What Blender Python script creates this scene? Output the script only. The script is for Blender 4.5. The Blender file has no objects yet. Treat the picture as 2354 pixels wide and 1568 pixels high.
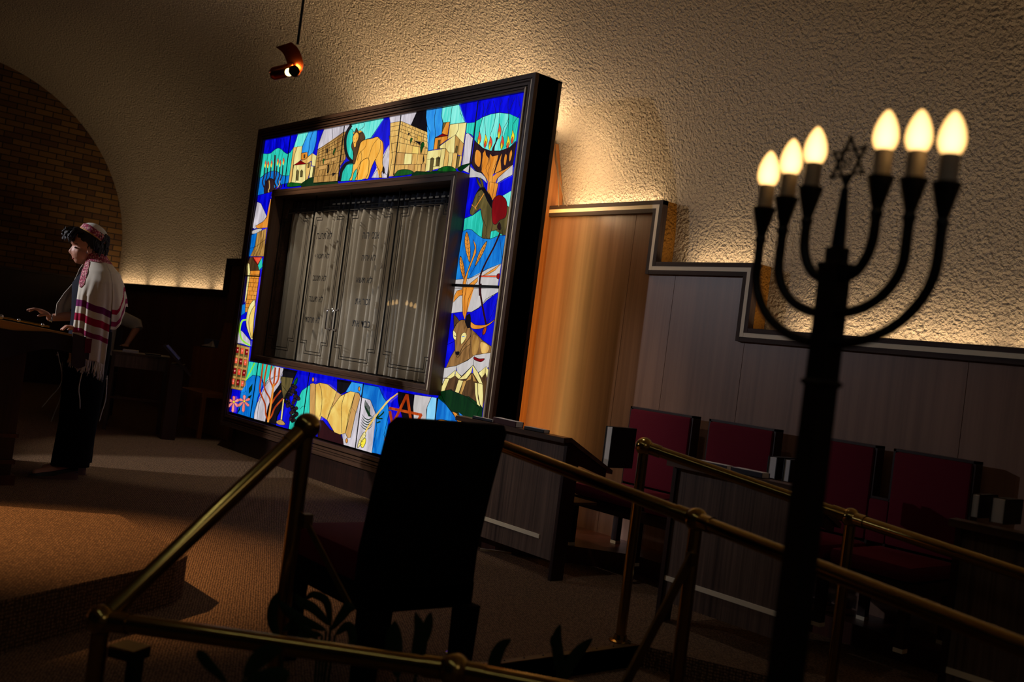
import bpy, bmesh, math, random
from mathutils import Vector, Matrix
random.seed(7)
SC = bpy.context.scene
COL = SC.collection
PI = math.pi
# ---------------------------------------------------------------- camera model
W, H, FPX = 2354.0, 1568.0, 2289.0
ZC = 1.14
def _cam():
    y, p, r = (math.radians(a) for a in (49.6025, 1.0291, -7.2826))
    f = Vector((-math.sin(y)*math.cos(p), math.cos(y)*math.cos(p), math.sin(p)))
    rt = Vector((math.cos(y), math.sin(y), 0)); up = rt.cross(f)
    return math.cos(r)*rt - math.sin(r)*up, math.sin(r)*rt + math.cos(r)*up, f
CR, CU, CF = _cam()
CC = Vector((0, 0, ZC))
def ray(px, py): return (CR*(px-W/2) - CU*(py-H/2) + CF*FPX)/FPX
def on_y(px, py, y): d = ray(px, py); return CC + d*(y/d.y)
def on_x(px, py, x): d = ray(px, py); return CC + d*(x/d.x)
def on_z(px, py, z): d = ray(px, py); return CC + d*((z-ZC)/d.z)
def at_d(px, py, t): return CC + ray(px, py)*t
# ---------------------------------------------------------------- materials
MATS = {}
def lin(c):
    return tuple(((v/255)/12.92 if v/255 <= .04045 else ((v/255+.055)/1.055)**2.4) for v in c)
def newmat(name):
    m = bpy.data.materials.new(name); m.use_nodes = True
    n = m.node_tree.nodes; n.clear()
    o = n.new('ShaderNodeOutputMaterial'); b = n.new('ShaderNodeBsdfPrincipled')
    m.node_tree.links.new(b.outputs[0], o.inputs[0])
    MATS[name] = m
    return m, n, m.node_tree.links, b
def plain(name, rgb, rough=.6, metal=0., noise=.15, scale=20., bump=0., spec=.5, srgb=True):
    m, n, l, b = newmat(name)
    c = lin(rgb) if srgb else rgb
    tc = n.new('ShaderNodeTexCoord'); nz = n.new('ShaderNodeTexNoise')
    nz.inputs['Scale'].default_value = scale; nz.inputs['Detail'].default_value = 4
    l.new(tc.outputs['Object'], nz.inputs['Vector'])
    mx = n.new('ShaderNodeMix'); mx.data_type = 'RGBA'
    mx.inputs['A'].default_value = tuple(v*(1-noise) for v in c)+(1,)
    mx.inputs['B'].default_value = tuple(min(1, v*(1+noise)) for v in c)+(1,)
    l.new(nz.outputs['Fac'], mx.inputs['Factor']); l.new(mx.outputs['Result'], b.inputs['Base Color'])
    b.inputs['Roughness'].default_value = rough; b.inputs['Metallic'].default_value = metal
    b.inputs['Specular IOR Level'].default_value = spec
    if bump:
        bp = n.new('ShaderNodeBump'); bp.inputs['Strength'].default_value = bump; bp.inputs['Distance'].default_value = .004
        l.new(nz.outputs['Fac'], bp.inputs['Height']); l.new(bp.outputs[0], b.inputs['Normal'])
    return m
def wood(name, c1, c2, rough=.35, scale=(60, 60, 1.5), bump=.15, spec=.5):
    """grain runs along object z unless scale is permuted"""
    m, n, l, b = newmat(name)
    tc = n.new('ShaderNodeTexCoord'); mp = n.new('ShaderNodeMapping'); mp.inputs['Scale'].default_value = scale
    l.new(tc.outputs['Object'], mp.inputs['Vector'])
    nz = n.new('ShaderNodeTexNoise'); nz.inputs['Scale'].default_value = 1.; nz.inputs['Detail'].default_value = 6
    nz.inputs['Distortion'].default_value = .4
    l.new(mp.outputs[0], nz.inputs['Vector'])
    mp2 = n.new('ShaderNodeMapping'); mp2.inputs['Scale'].default_value = tuple(s*.12 for s in scale)
    l.new(tc.outputs['Object'], mp2.inputs['Vector'])
    nz2 = n.new('ShaderNodeTexNoise'); nz2.inputs['Scale'].default_value = 1.; nz2.inputs['Detail'].default_value = 3
    l.new(mp2.outputs[0], nz2.inputs['Vector'])
    ad = n.new('ShaderNodeMath'); ad.operation = 'ADD'; l.new(nz.outputs['Fac'], ad.inputs[0]); l.new(nz2.outputs['Fac'], ad.inputs[1])
    cr = n.new('ShaderNodeMapRange'); cr.inputs['From Min'].default_value = .7; cr.inputs['From Max'].default_value = 1.3
    l.new(ad.outputs[0], cr.inputs['Value'])
    mx = n.new('ShaderNodeMix'); mx.data_type = 'RGBA'
    mx.inputs['A'].default_value = lin(c1)+(1,); mx.inputs['B'].default_value = lin(c2)+(1,)
    l.new(cr.outputs[0], mx.inputs['Factor']); l.new(mx.outputs['Result'], b.inputs['Base Color'])
    b.inputs['Roughness'].default_value = rough; b.inputs['Specular IOR Level'].default_value = spec
    bp = n.new('ShaderNodeBump'); bp.inputs['Strength'].default_value = bump; bp.inputs['Distance'].default_value = .001
    l.new(nz.outputs['Fac'], bp.inputs['Height']); l.new(bp.outputs[0], b.inputs['Normal'])
    return m
def glow(name, rgb, strength=1., srgb=True):
    m, n, l, b = newmat(name)
    c = lin(rgb) if srgb else rgb
    b.inputs['Base Color'].default_value = tuple(min(.8, v) for v in c)+(1,)
    b.inputs['Emission Color'].default_value = c+(1,); b.inputs['Emission Strength'].default_value = strength
    return m
def pane(name, c1, c2=None, s=1., streak=(9, 9, 2.2), rough=.12):
    """backlit cathedral glass: a coloured, streaky emitter with a glossy face"""
    m, n, l, b = newmat(name)
    if c2 is None: c2 = tuple(min(255, v*1.18+8) for v in c1)
    tc = n.new('ShaderNodeTexCoord'); mp = n.new('ShaderNodeMapping'); mp.inputs['Scale'].default_value = streak
    l.new(tc.outputs['Object'], mp.inputs['Vector'])
    nz = n.new('ShaderNodeTexNoise'); nz.inputs['Scale'].default_value = 1.6; nz.inputs['Detail'].default_value = 5
    nz.inputs['Distortion'].default_value = .8
    l.new(mp.outputs[0], nz.inputs['Vector'])
    cr = n.new('ShaderNodeMapRange'); cr.inputs['From Min'].default_value = .35; cr.inputs['From Max'].default_value = .68
    l.new(nz.outputs['Fac'], cr.inputs['Value'])
    mx = n.new('ShaderNodeMix'); mx.data_type = 'RGBA'
    mx.inputs['A'].default_value = lin(c1)+(1,); mx.inputs['B'].default_value = lin(c2)+(1,)
    l.new(cr.outputs[0], mx.inputs['Factor'])
    l.new(mx.outputs['Result'], b.inputs['Emission Color']); b.inputs['Emission Strength'].default_value = s
    b.inputs['Base Color'].default_value = (.01, .01, .012, 1); b.inputs['Roughness'].default_value = rough
    b.inputs['Specular IOR Level'].default_value = .5
    return m
def stucco(name, rgb):
    m, n, l, b = newmat(name)
    tc = n.new('ShaderNodeTexCoord')
    nz = n.new('ShaderNodeTexNoise'); nz.inputs['Scale'].default_value = 50.; nz.inputs['Detail'].default_value = 3; nz.inputs['Roughness'].default_value = .6
    nz.inputs['Distortion'].default_value = .15
    l.new(tc.outputs['Object'], nz.inputs['Vector'])
    vo = n.new('ShaderNodeTexVoronoi'); vo.inputs['Scale'].default_value = 62.; vo.feature = 'SMOOTH_F1'
    l.new(tc.outputs['Object'], vo.inputs['Vector'])
    su = n.new('ShaderNodeMath'); su.operation = 'SUBTRACT'
    ml = n.new('ShaderNodeMath'); ml.operation = 'MULTIPLY'; ml.inputs[1].default_value = .45
    l.new(vo.outputs['Distance'], ml.inputs[0]); l.new(nz.outputs['Fac'], su.inputs[0]); l.new(ml.outputs[0], su.inputs[1])
    bp = n.new('ShaderNodeBump'); bp.inputs['Strength'].default_value = 1.; bp.inputs['Distance'].default_value = .029
    l.new(su.outputs[0], bp.inputs['Height']); l.new(bp.outputs[0], b.inputs['Normal'])
    b.inputs['Base Color'].default_value = lin(rgb)+(1,); b.inputs['Roughness'].default_value = .9
    b.inputs['Specular IOR Level'].default_value = .1
    return m
def carpet(name, c1, c2):
    m, n, l, b = newmat(name)
    tc = n.new('ShaderNodeTexCoord')
    mp = n.new('ShaderNodeMapping'); mp.inputs['Scale'].default_value = (1, 1.35, 1); mp.inputs['Rotation'].default_value = (0, 0, .6)
    l.new(tc.outputs['Object'], mp.inputs['Vector'])
    vo = n.new('ShaderNodeTexVoronoi'); vo.inputs['Scale'].default_value = 78; vo.inputs['Randomness'].default_value = .38; l.new(mp.outputs[0], vo.inputs['Vector'])
    mu = n.new('ShaderNodeMapRange'); mu.inputs['From Min'].default_value = .05; mu.inputs['From Max'].default_value = .62; mu.inputs['To Min'].default_value = 1; mu.inputs['To Max'].default_value = -.1
    l.new(vo.outputs['Distance'], mu.inputs['Value'])
    nz = n.new('ShaderNodeTexNoise'); nz.inputs['Scale'].default_value = 260; l.new(tc.outputs['Object'], nz.inputs['Vector'])
    ad = n.new('ShaderNodeMath'); ad.operation = 'MULTIPLY_ADD'; ad.inputs[1].default_value = .5
    l.new(nz.outputs['Fac'], ad.inputs[0]); l.new(mu.outputs[0], ad.inputs[2])
    mx = n.new('ShaderNodeMix'); mx.data_type = 'RGBA'; mx.inputs['A'].default_value = lin(c1)+(1,); mx.inputs['B'].default_value = lin(c2)+(1,)
    l.new(ad.outputs[0], mx.inputs['Factor']); l.new(mx.outputs['Result'], b.inputs['Base Color'])
    b.inputs['Roughness'].default_value = .95; b.inputs['Specular IOR Level'].default_value = .05
    bp = n.new('ShaderNodeBump'); bp.inputs['Strength'].default_value = .8; bp.inputs['Distance'].default_value = .006
    l.new(ad.outputs[0], bp.inputs['Height']); l.new(bp.outputs[0], b.inputs['Normal'])
    return m
def brick(name):
    m, n, l, b = newmat(name)
    tc = n.new('ShaderNodeTexCoord'); sp = n.new('ShaderNodeSeparateXYZ'); cb = n.new('ShaderNodeCombineXYZ')
    l.new(tc.outputs['Object'], sp.inputs[0]); l.new(sp.outputs['Y'], cb.inputs['X']); l.new(sp.outputs['Z'], cb.inputs['Y'])
    bt = n.new('ShaderNodeTexBrick'); l.new(cb.outputs[0], bt.inputs['Vector'])
    bt.inputs['Scale'].default_value = 1.; bt.inputs['Brick Width'].default_value = .225; bt.inputs['Row Height'].default_value = .078
    bt.inputs['Mortar Size'].default_value = .007; bt.inputs['Mortar Smooth'].default_value = .3; bt.inputs['Bias'].default_value = -.1
    bt.inputs['Color1'].default_value = lin((122, 88, 42))+(1,); bt.inputs['Color2'].default_value = lin((74, 44, 24))+(1,)
    bt.inputs['Mortar'].default_value = lin((26, 20, 16))+(1,)
    l.new(bt.outputs['Color'], b.inputs['Base Color']); b.inputs['Roughness'].default_value = .8
    bp = n.new('ShaderNodeBump'); bp.invert = True; bp.inputs['Distance'].default_value = .01; bp.inputs['Strength'].default_value = .8
    l.new(bt.outputs['Fac'], bp.inputs['Height']); l.new(bp.outputs[0], b.inputs['Normal'])
    return m
stucco('stucco', (202, 188, 168)); brick('brick')
carpet('carpet', (66, 50, 38), (158, 124, 92))
wood('walnut', (46, 30, 21), (92, 64, 46)); wood('walnut_h', (50, 34, 24), (104, 74, 54), scale=(1.5, 60, 60))
wood('veneer', (112, 80, 62), (150, 112, 90), rough=.38, scale=(26, 26, .8), bump=.05)
wood('trimwood', (48, 38, 36), (80, 64, 60), rough=.6, spec=.2, scale=(2, 60, 60)); wood('trimwood_v', (48, 38, 36), (80, 64, 60), rough=.6, spec=.2); stucco('stucco_shaded', (150, 104, 44))  # last stucco: wainscot step returns, with the amber shade put into its colour
wood('deskwood', (56, 42, 34), (126, 100, 84), rough=.4, scale=(70, 70, 1.6), bump=.4); wood('redwood', (60, 28, 20), (92, 46, 30))
wood('oak', (150, 92, 44), (190, 128, 70), rough=.4)
wood('darkwood', (30, 16, 12), (56, 30, 22), rough=.35)
plain('alu', (232, 214, 186), .45, .25, .05); plain('pale_strip', (244, 226, 192), .45, .0, .05)
plain('brass', (170, 144, 80), .15, 1., .06, 30); plain('brass_dull', (120, 98, 60), .5, 1., .1, 30)
plain('copper', (150, 66, 24), .28, 1., .1, 12); plain('black_metal', (9, 9, 11), .5, .3, .1, 30); plain('blue_metal', (26, 40, 62), .25, .6, .1, 30)
plain('black_fabric', (12, 9, 9), .95, 0, .2, 200, .3, .1); plain('red_fabric', (98, 13, 34), .85, 0, .12, 260, .3, .2)
plain('black', (6, 6, 6), .7); plain('chrome', (200, 200, 205), .12, 1., .02); plain('silver', (190, 190, 195), .2, 1.)
plain('lead', (7, 8, 10), .38, .5, .1, 60)
plain('pages', (214, 208, 204), .8, 0, .06, 300); plain('navy_cover', (16, 18, 36), .5); plain('maroon_cover', (52, 16, 20), .5); plain('black_cover', (10, 10, 12), .5)
plain('white_cloth', (214, 210, 200), .9, 0, .04); plain('leaf', (22, 44, 20), .45, 0, .3, 14); plain('leaf_pale', (70, 92, 60), .5, 0, .3, 14)
plain('pot', (60, 36, 26), .6); plain('paper_wrap', (170, 150, 132), .6, 0, .1, 10, .3); plain('soil', (24, 16, 12), .95, 0, .3, 60, .8)
plain('skin', (206, 148, 122), .5, 0, .06, 30); plain('lip', (168, 74, 70), .45); plain('hair', (26, 17, 14), .5, 0, .4, 90, .6)
plain('navy_dress', (18, 20, 34), .85, 0, .12, 80, .2, .2); plain('trouser_black', (7, 7, 9), .9, 0, .1, 60, .2, .1)
plain('shoe_black', (14, 11, 11), .4); plain('wedge_tan', (96, 60, 42), .6)
plain('cable_grey', (130, 110, 88), .6); plain('sleeve_white', (176, 160, 142), .5); plain('gold_wood', (190, 132, 58), .4, 0, .12, 12)
plain('eye_dark', (12, 9, 9), .2); plain('bracelet', (210, 210, 216), .15, 1.)
plain('dark_cloth', (34, 22, 18), .9, 0, .3, 14, .3); plain('plaque', (40, 14, 12), .5); plain('blue_paper', (120, 126, 170), .7)
# ---------------------------------------------------------------- mesh builder
class MB:
    def __init__(s): s.v = []; s.f = []; s.m = []; s.cur = 0
    def mat(s, i): s.cur = i; return s
    def add(s, vs, fs, M=None):
        b = len(s.v)
        s.v += [tuple(M @ Vector(v)) if M else tuple(v) for v in vs]
        s.f += [tuple(b+i for i in f) for f in fs]; s.m += [s.cur]*len(fs); return s
    def box(s, x0, x1, y0, y1, z0, z1, M=None, bev=0.):
        if bev > 0:
            bm = bmesh.new(); bmesh.ops.create_cube(bm, size=1.)
            for v in bm.verts: v.co = Vector(((x0+x1)/2+v.co.x*(x1-x0), (y0+y1)/2+v.co.y*(y1-y0), (z0+z1)/2+v.co.z*(z1-z0)))
            bmesh.ops.bevel(bm, geom=list(bm.edges), offset=bev, segments=2, affect='EDGES', profile=.6)
            bm.verts.index_update()
            s.add([v.co.copy() for v in bm.verts], [[v.index for v in f.verts] for f in bm.faces], M); bm.free(); return s
        vs = [(x, y, z) for z in (z0, z1) for y in (y0, y1) for x in (x0, x1)]
        return s.add(vs, [(0, 2, 3, 1), (4, 5, 7, 6), (0, 1, 5, 4), (2, 6, 7, 3), (0, 4, 6, 2), (1, 3, 7, 5)], M)
    def prism(s, poly, d, M=None):
        """poly: 3D points (planar), d: Vector extrusion"""
        n = len(poly); vs = [Vector(p) for p in poly]+[Vector(p)+Vector(d) for p in poly]
        return s.add(vs, [tuple(range(n))[::-1], tuple(range(n, 2*n))]+[(i, (i+1) % n, n+(i+1) % n, n+i) for i in range(n)], M)
    def tube(s, pts, r, seg=12, cap=True, closed=False):
        pts = [Vector(p) for p in pts]; n = len(pts)
        rs = r if isinstance(r, (list, tuple)) else [r]*n
        t0 = (pts[1]-pts[0]).normalized(); up = Vector((0, 0, 1)) if abs(t0.z) < .9 else Vector((1, 0, 0))
        nx = t0.cross(up).normalized(); vs = []
        for i in range(n):
            t = (pts[(i+1) % n]-pts[i-1]) if closed else (pts[min(i+1, n-1)]-pts[max(i-1, 0)])
            t.normalize(); nx = (nx - t*nx.dot(t)).normalized(); ny = t.cross(nx)
            vs += [pts[i]+(nx*math.cos(2*PI*k/seg)+ny*math.sin(2*PI*k/seg))*rs[i] for k in range(seg)]
        fs = []
        for i in range(n if closed else n-1):
            a, b = i*seg, ((i+1) % n)*seg
            fs += [(a+k, a+(k+1) % seg, b+(k+1) % seg, b+k) for k in range(seg)]
        if cap and not closed: fs += [tuple(range(seg))[::-1], tuple(range((n-1)*seg, n*seg))]
        return s.add(vs, fs)
    def lathe(s, prof, c=(0, 0, 0), seg=24, M=None):
        c = Vector(c); vs = []
        for r, z in prof: vs += [c+Vector((r*math.cos(2*PI*k/seg), r*math.sin(2*PI*k/seg), z)) for k in range(seg)]
        fs = []
        for i in range(len(prof)-1):
            a, b = i*seg, (i+1)*seg
            fs += [(a+k, a+(k+1) % seg, b+(k+1) % seg, b+k) for k in range(seg)]
        fs += [tuple(range(seg))[::-1], tuple(range((len(prof)-1)*seg, len(prof)*seg))]
        return s.add(vs, fs, M)
    def ball(s, c, r, seg=20, sc=(1, 1, 1), M=None):
        rings = seg//2; prof = [(max(1e-5, math.sin(PI*i/rings)), -math.cos(PI*i/rings)) for i in range(rings+1)]
        T = Matrix.Translation(Vector(c)) @ (M if M else Matrix()) @ Matrix.Diagonal((r*sc[0], r*sc[1], r*sc[2], 1))
        return s.lathe(prof, (0, 0, 0), seg, T)
    def loft(s, rings, cap=True, closed=True):
        n = len(rings[0]); vs = [Vector(p) for r in rings for p in r]; fs = []
        for i in range(len(rings)-1):
            for k in range(n if closed else n-1):
                fs.append((i*n+k, i*n+(k+1) % n, (i+1)*n+(k+1) % n, (i+1)*n+k))
        if cap and closed: fs += [tuple(range(n))[::-1], tuple(range((len(rings)-1)*n, len(rings)*n))]
        return s.add(vs, fs)
    def mesh(s, name, mats, off=Vector((0, 0, 0)), smooth=0.):
        me = bpy.data.meshes.new(name)
        me.from_pydata([tuple(Vector(v)-off) for v in s.v], [], s.f)
        for m in mats: me.materials.append(MATS[m] if isinstance(m, str) else m)
        for p, i in zip(me.polygons, s.m): p.material_index = i
        bm = bmesh.new(); bm.from_mesh(me); bmesh.ops.recalc_face_normals(bm, faces=bm.faces); bm.to_mesh(me); bm.free()
        if smooth:
            me.polygons.foreach_set('use_smooth', [True]*len(me.polygons))
            me.set_sharp_from_angle(angle=math.radians(smooth))
        me.update(); return me
    def build(s, name, mats, parent=None, smooth=0.):
        if isinstance(mats, str): mats = [mats]
        off = worldloc(parent) if parent else Vector((0, 0, 0))
        o = bpy.data.objects.new(name, s.mesh(name, mats, off, smooth)); COL.objects.link(o)
        if parent: o.parent = parent
        return o
def worldloc(o):
    p = Vector(o.location)
    while o.parent: o = o.parent; p += Vector(o.location)
    return p
def tag(o, label=None, cat=None, group=None, kind=None):
    if label: o['label'] = label
    if cat: o['category'] = cat
    if group: o['group'] = group
    if kind: o['kind'] = kind
    return o
def empty(name, loc, label, cat, group=None):
    o = bpy.data.objects.new(name, None); COL.objects.link(o); o.location = loc; o.empty_display_size = .1
    return tag(o, label, cat, group)
def solo(mb, name, mats, loc, label, cat, group=None, smooth=0.):
    if isinstance(mats, str): mats = [mats]
    o = bpy.data.objects.new(name, mb.mesh(name, mats, Vector(loc), smooth)); COL.objects.link(o); o.location = loc
    return tag(o, label, cat, group)
def copy_tree(o, parent=None):
    c = o.copy(); COL.objects.link(c)
    if parent: c.parent = parent
    for ch in [x for x in bpy.data.objects if x.parent == o]: copy_tree(ch, c)
    return c
def struct(o): o['kind'] = 'structure'; return o
def cat_rom(pts, n=6, closed=False):
    out = []; P = [Vector(p) for p in pts]; m = len(P)
    rng = range(m) if closed else range(m-1)
    for i in rng:
        p1, p2 = P[i], P[(i+1) % m]
        p0 = P[i-1] if (closed or i > 0) else p1*2-p2
        p3 = P[(i+2) % m] if (closed or i < m-2) else p2*2-p1
        for k in range(n):
            t = k/n
            out.append(.5*((2*p1)+(p2-p0)*t+(2*p0-5*p1+4*p2-p3)*t*t+(3*p1-p0-3*p2+p3)*t**3))
    if not closed: out.append(P[-1])
    return out
def text_mesh(txt):
    cu = bpy.data.curves.new('t', 'FONT'); cu.body = txt; cu.size = 1.; cu.offset = .018; cu.resolution_u = 3
    o = bpy.data.objects.new('t', cu); COL.objects.link(o)
    dg = bpy.context.evaluated_depsgraph_get(); dg.update()
    me = bpy.data.meshes.new_from_object(o.evaluated_get(dg))
    vs = [v.co.copy() for v in me.vertices]; fs = [tuple(p.vertices) for p in me.polygons]
    bpy.data.objects.remove(o); bpy.data.meshes.remove(me)
    return vs, fs
# ================================================================= the room
XL, XR, YW, YF = -14.45, 2.6, 4.85, -5.0
LOWZ = -.5
# stucco back wall, running into a curved vault
VC, VZ, VR = 2.58, 1.9, 2.27
b = MB()
b.box(XL, XR, YW, YW+.15, LOWZ, VZ)
struct(b.build('wall_back', 'stucco'))
b = MB(); prof = [(VC+VR*math.cos(PI/2*i/28), VZ+VR*math.sin(PI/2*i/28)) for i in range(29)]+[(0., VZ+VR), (YF, VZ+VR)]
vs = [(x, y, z) for x in (XL, XR) for y, z in prof]; n = len(prof)
b.add(vs, [(i, i+1, n+i+1, n+i) for i in range(n-1)])
struct(b.build('ceiling', 'stucco', smooth=40))
# brick end wall with dark wood dado and ledge
b = MB(); b.box(XL-.2, XL, YF, YW, 1.5, VZ+VR)
struct(b.build('wall_left', 'brick'))
b = MB(); b.box(XL-.2, XL+.03, YF, YW, 0, 1.48)
b.box(XL-.2, XL+.06, YF, YW, 1.48, 1.51)
struct(b.build('baseboard_left', 'darkwood'))
b = MB(); b.box(XR, XR+.1, YF, YW, LOWZ, VZ+VR); struct(b.build('wall_right', 'stucco'))
# floor: raised bimah and the lower hall floor
ED1, ED2 = -2.50, -2.79
st = [(XL, YF), (ED1, YF), (ED1, 2.33), (ED2, 2.36), (ED2, 3.30), (-1.2, 4.06), (XR, 4.06), (XR, YW), (XL, YW)]
b = MB(); b.prism([(x, y, 0) for x, y in st], (0, 0, LOWZ))
struct(b.build('floor', 'carpet'))
b = MB(); b.box(ED1-1, XR, YF, 4.2, LOWZ-.1, LOWZ); struct(b.build('floor_lower', 'carpet'))
# brass nosing along the bimah edge, with screws
b = MB(); pts = [(ED1, 1.5), (ED1, 2.33), (ED2, 2.36), (ED2, 3.27)]
for (x0, y0), (x1, y1) in zip(pts[:-1], pts[1:]):
    d = Vector((x1-x0, y1-y0, 0)).normalized(); nn = Vector((d.y, -d.x, 0))
    p0, p1 = Vector((x0, y0, 0)), Vector((x1, y1, 0))
    b.prism([p0-nn*.03, p1-nn*.03, p1+nn*.006, p0+nn*.006], (0, 0, .004))
b.mat(1)
for i in range(9): b.ball((ED2-.014, 2.45+i*.1, .004), .004, 8)
struct(b.build('trim_1', ['brass_dull', 'black']))
# shallow steps going down between the two handrails
RD = Vector((.775, .135, 0)); RD.normalize()
b = MB()
for i in range(5):
    x = ED2+i*.5
    b.add([(x, 2.36+i*.06, -.09*(i+1)), (x+.5, 2.42+i*.06, -.09*(i+1)), (x+.5, 3.55+i*.22, -.09*(i+1)), (x, 3.30+i*.22, -.09*(i+1))], [(0, 1, 2, 3)])
    b.add([(x, 2.36+i*.06, -.09*i), (x, 3.30+i*.22, -.09*i), (x, 3.30+i*.22, -.09*(i+1)), (x, 2.36+i*.06, -.09*(i+1))], [(0, 1, 2, 3)])
struct(b.build('trim_2', 'carpet'))
# ---- panelled wainscot with stepped top, trim and light cove behind it
YP = 4.72
def wains(name, x0, x1, z):
    m = MB(); m.box(x0, x1, YP, YP+.018, 0, z); return struct(m.build(name, 'veneer'))
wains('wall_back_panel', -5.30, -4.467, 2.20); wains('wall_back_panel', -4.464, -4.262, 2.20); wains('wall_back_panel', -4.262, -4.075, 1.83)
wains('wall_back_panel', -4.072, -3.50, 1.83); wains('wall_back_panel', -3.497, -2.2, 1.46); wains('wall_back_panel', -2.197, XR, 1.46)
wains('wall_back_panel', XL, -10.45, 1.46); wains('wall_back_panel', -10.447, -9.6, 1.83); wains('wall_back_panel', -9.597, -5.303, 1.9)
def trimband(name, segs):
    """outer wood bands with a pale strip between, following a stepped line; segs: list of (x,z) corners"""
    m = MB()
    for i in range(len(segs)-1):
        (xa, za), (xb, zb) = segs[i], segs[i+1]
        for (t0, t1, yy, mi) in ((0, .027, .03, 0), (.027, .052, .0285, 1), (.052, .078, .028, 0)):
            if abs(za-zb) < 1e-6:
                m.mat(mi); m.box(xa-(t1 if i else 0), xb-(t0 if i < len(segs)-2 else 0), YP-yy, YP+.02, za-t1, za-t0)
            else:
                m.mat(1 if mi == 1 else 2); m.box(xa-t1, xa-t0, YP-yy-.001, YP+.0195, zb-t1+.0004, za-t0-.0004)
        m.mat(0)
        if abs(za-zb) < 1e-6: m.box(xa, xb-.001, YP+.02, YP+.035, za-.06, za)
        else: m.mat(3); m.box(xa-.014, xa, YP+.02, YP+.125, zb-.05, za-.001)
    return struct(m.build(name, ['trimwood', 'pale_strip', 'trimwood_v', 'stucco_shaded']))
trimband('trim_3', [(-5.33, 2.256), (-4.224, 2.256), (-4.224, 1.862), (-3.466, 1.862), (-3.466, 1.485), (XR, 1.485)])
m = MB()
for (xa, xb, z) in ((XL, -10.523, 1.495),):
    m.box(xa, xb, YP-.03, YP+.035, z-.078, z)
m.box(-10.553, -10.47, YP-.03, YP+.1, 1.42, 1.85); m.box(-10.553, -9.5, YP-.03, YP+.035, 1.775, 1.85)
struct(m.build('trim_4', ['darkwood']))
# small raised plinth the clergy seats stand on, dark riser with a pale edge
b = MB(); pl = [(-5.1, 3.86), (-4.45, 3.86), (-3.86, 4.42), (-1.0, 4.42), (-1.0, YP), (-5.1, YP)]
b.prism([(x, y, 0) for x, y in pl], (0, 0, .10)); b.mat(1)
b.prism([(-4.49, 3.78, .0), (-3.978, 4.457, .0), (-3.99, 4.47, .0), (-4.5, 3.79, .0)], (0, 0, .012))
struct(b.build('trim_5', ['redwood', 'pale_strip']))
# carpeted reading platform, front left
b = MB()
pf = [(-5.8, 1.24), (-4.93, 1.27), (-4.72, 1.735), (-3.90, 1.735), (-3.80, 1.65), (-3.36, .86), (-2.9, .05), (-3.2, -1.2), (-5.8, -1.2)]
b.prism([(x, y, 0.0) for x, y in pf], (0, 0, .175))
solo(b, 'reading_platform', 'carpet', (-4.6, .6, 0), 'low carpeted platform with black shadowed riser, lit warm at front left', 'platform')
# ================================================================= the ark cabinet
AX0, AX1, AY, AZ0, AZ1 = -8.685, -4.80, 4.0, .203, 2.955
OX0, OX1, OZ0, OZ1 = -8.575, -4.908, .344, 2.842
YG = 4.03
ARK = empty('ark_cabinet', (-6.74, 4.2, 0), 'large dark walnut ark cabinet with lit stained glass border and glass curtained doors', 'cabinet')
b = MB()
def rectring(m, x0, x1, z0, z1, X0, X1, Z0, Z1, y0, y1, mi=(0, 1)):
    """picture-frame ring between the outer rect X0.. and the inner rect x0.., mitred"""
    for P in ([(X0, Z1), (X1, Z1), (x1, z1), (x0, z1)], [(X0, Z0), (x0, z0), (x1, z0), (X1, Z0)]):
        m.mat(mi[0]); m.prism([(p[0], y0, p[1]) for p in P], (0, y1-y0, 0))
    for k_, P in enumerate(([(X0, Z0), (X0, Z1), (x0, z1), (x0, z0)], [(X1, Z0), (x1, z0), (x1, z1), (X1, Z1)])):
        m.mat(mi[1+k_] if len(mi) > 2 else mi[1]); m.prism([(p[0], y0, p[1]) for p in P], (0, y1-y0, 0))
w = .11
def step(m, a0, a1, y0, y1, mi=(0, 1)):
    rectring(m, AX0+a1, AX1-a1, AZ0+a1, AZ1-a1, AX0+a0, AX1-a0, AZ0+a0, AZ1-a0, y0, y1, mi)
step(b, 0, .030, 4.0, 4.20); step(b, .030, .046, 4.012, 4.20); step(b, .052, .070, 4.006, 4.20); step(b, .076, .108, 4.010, 4.20); step(b, .046, .052, 4.03, 4.2); step(b, .07, .076, 4.03, 4.2)
b.build('outer_frame', ['walnut_h', 'walnut'], ARK)
b = MB(); step(b, .0345, .0435, 4.003, 4.02, (0, 1, 2)); step(b, .0805, .0925, 4.000, 4.02, (0, 1, 2))
b.build('frame_bead', ['walnut_h', 'walnut', 'alu'], ARK)
b = MB(); b.mat(0); b.box(AX1-.012, AX1, 4.03, 4.23, AZ0, AZ1); b.box(AX0, AX0+.012, 4.03, 4.23, AZ0, AZ1)
b.mat(1); b.box(AX0, AX1, 4.03, 4.23, AZ1-.014, AZ1-.001); b.box(AX0, AX1, 4.03, 4.23, AZ0+.001, AZ0+.014)
b.build('side_panel', ['darkwood', 'walnut_h'], ARK)
b = MB(); b.box(AX0+.3, AX1-.3, 4.035, 4.2, 0, AZ0+.01); b.build('plinth', 'darkwood', ARK)
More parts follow.
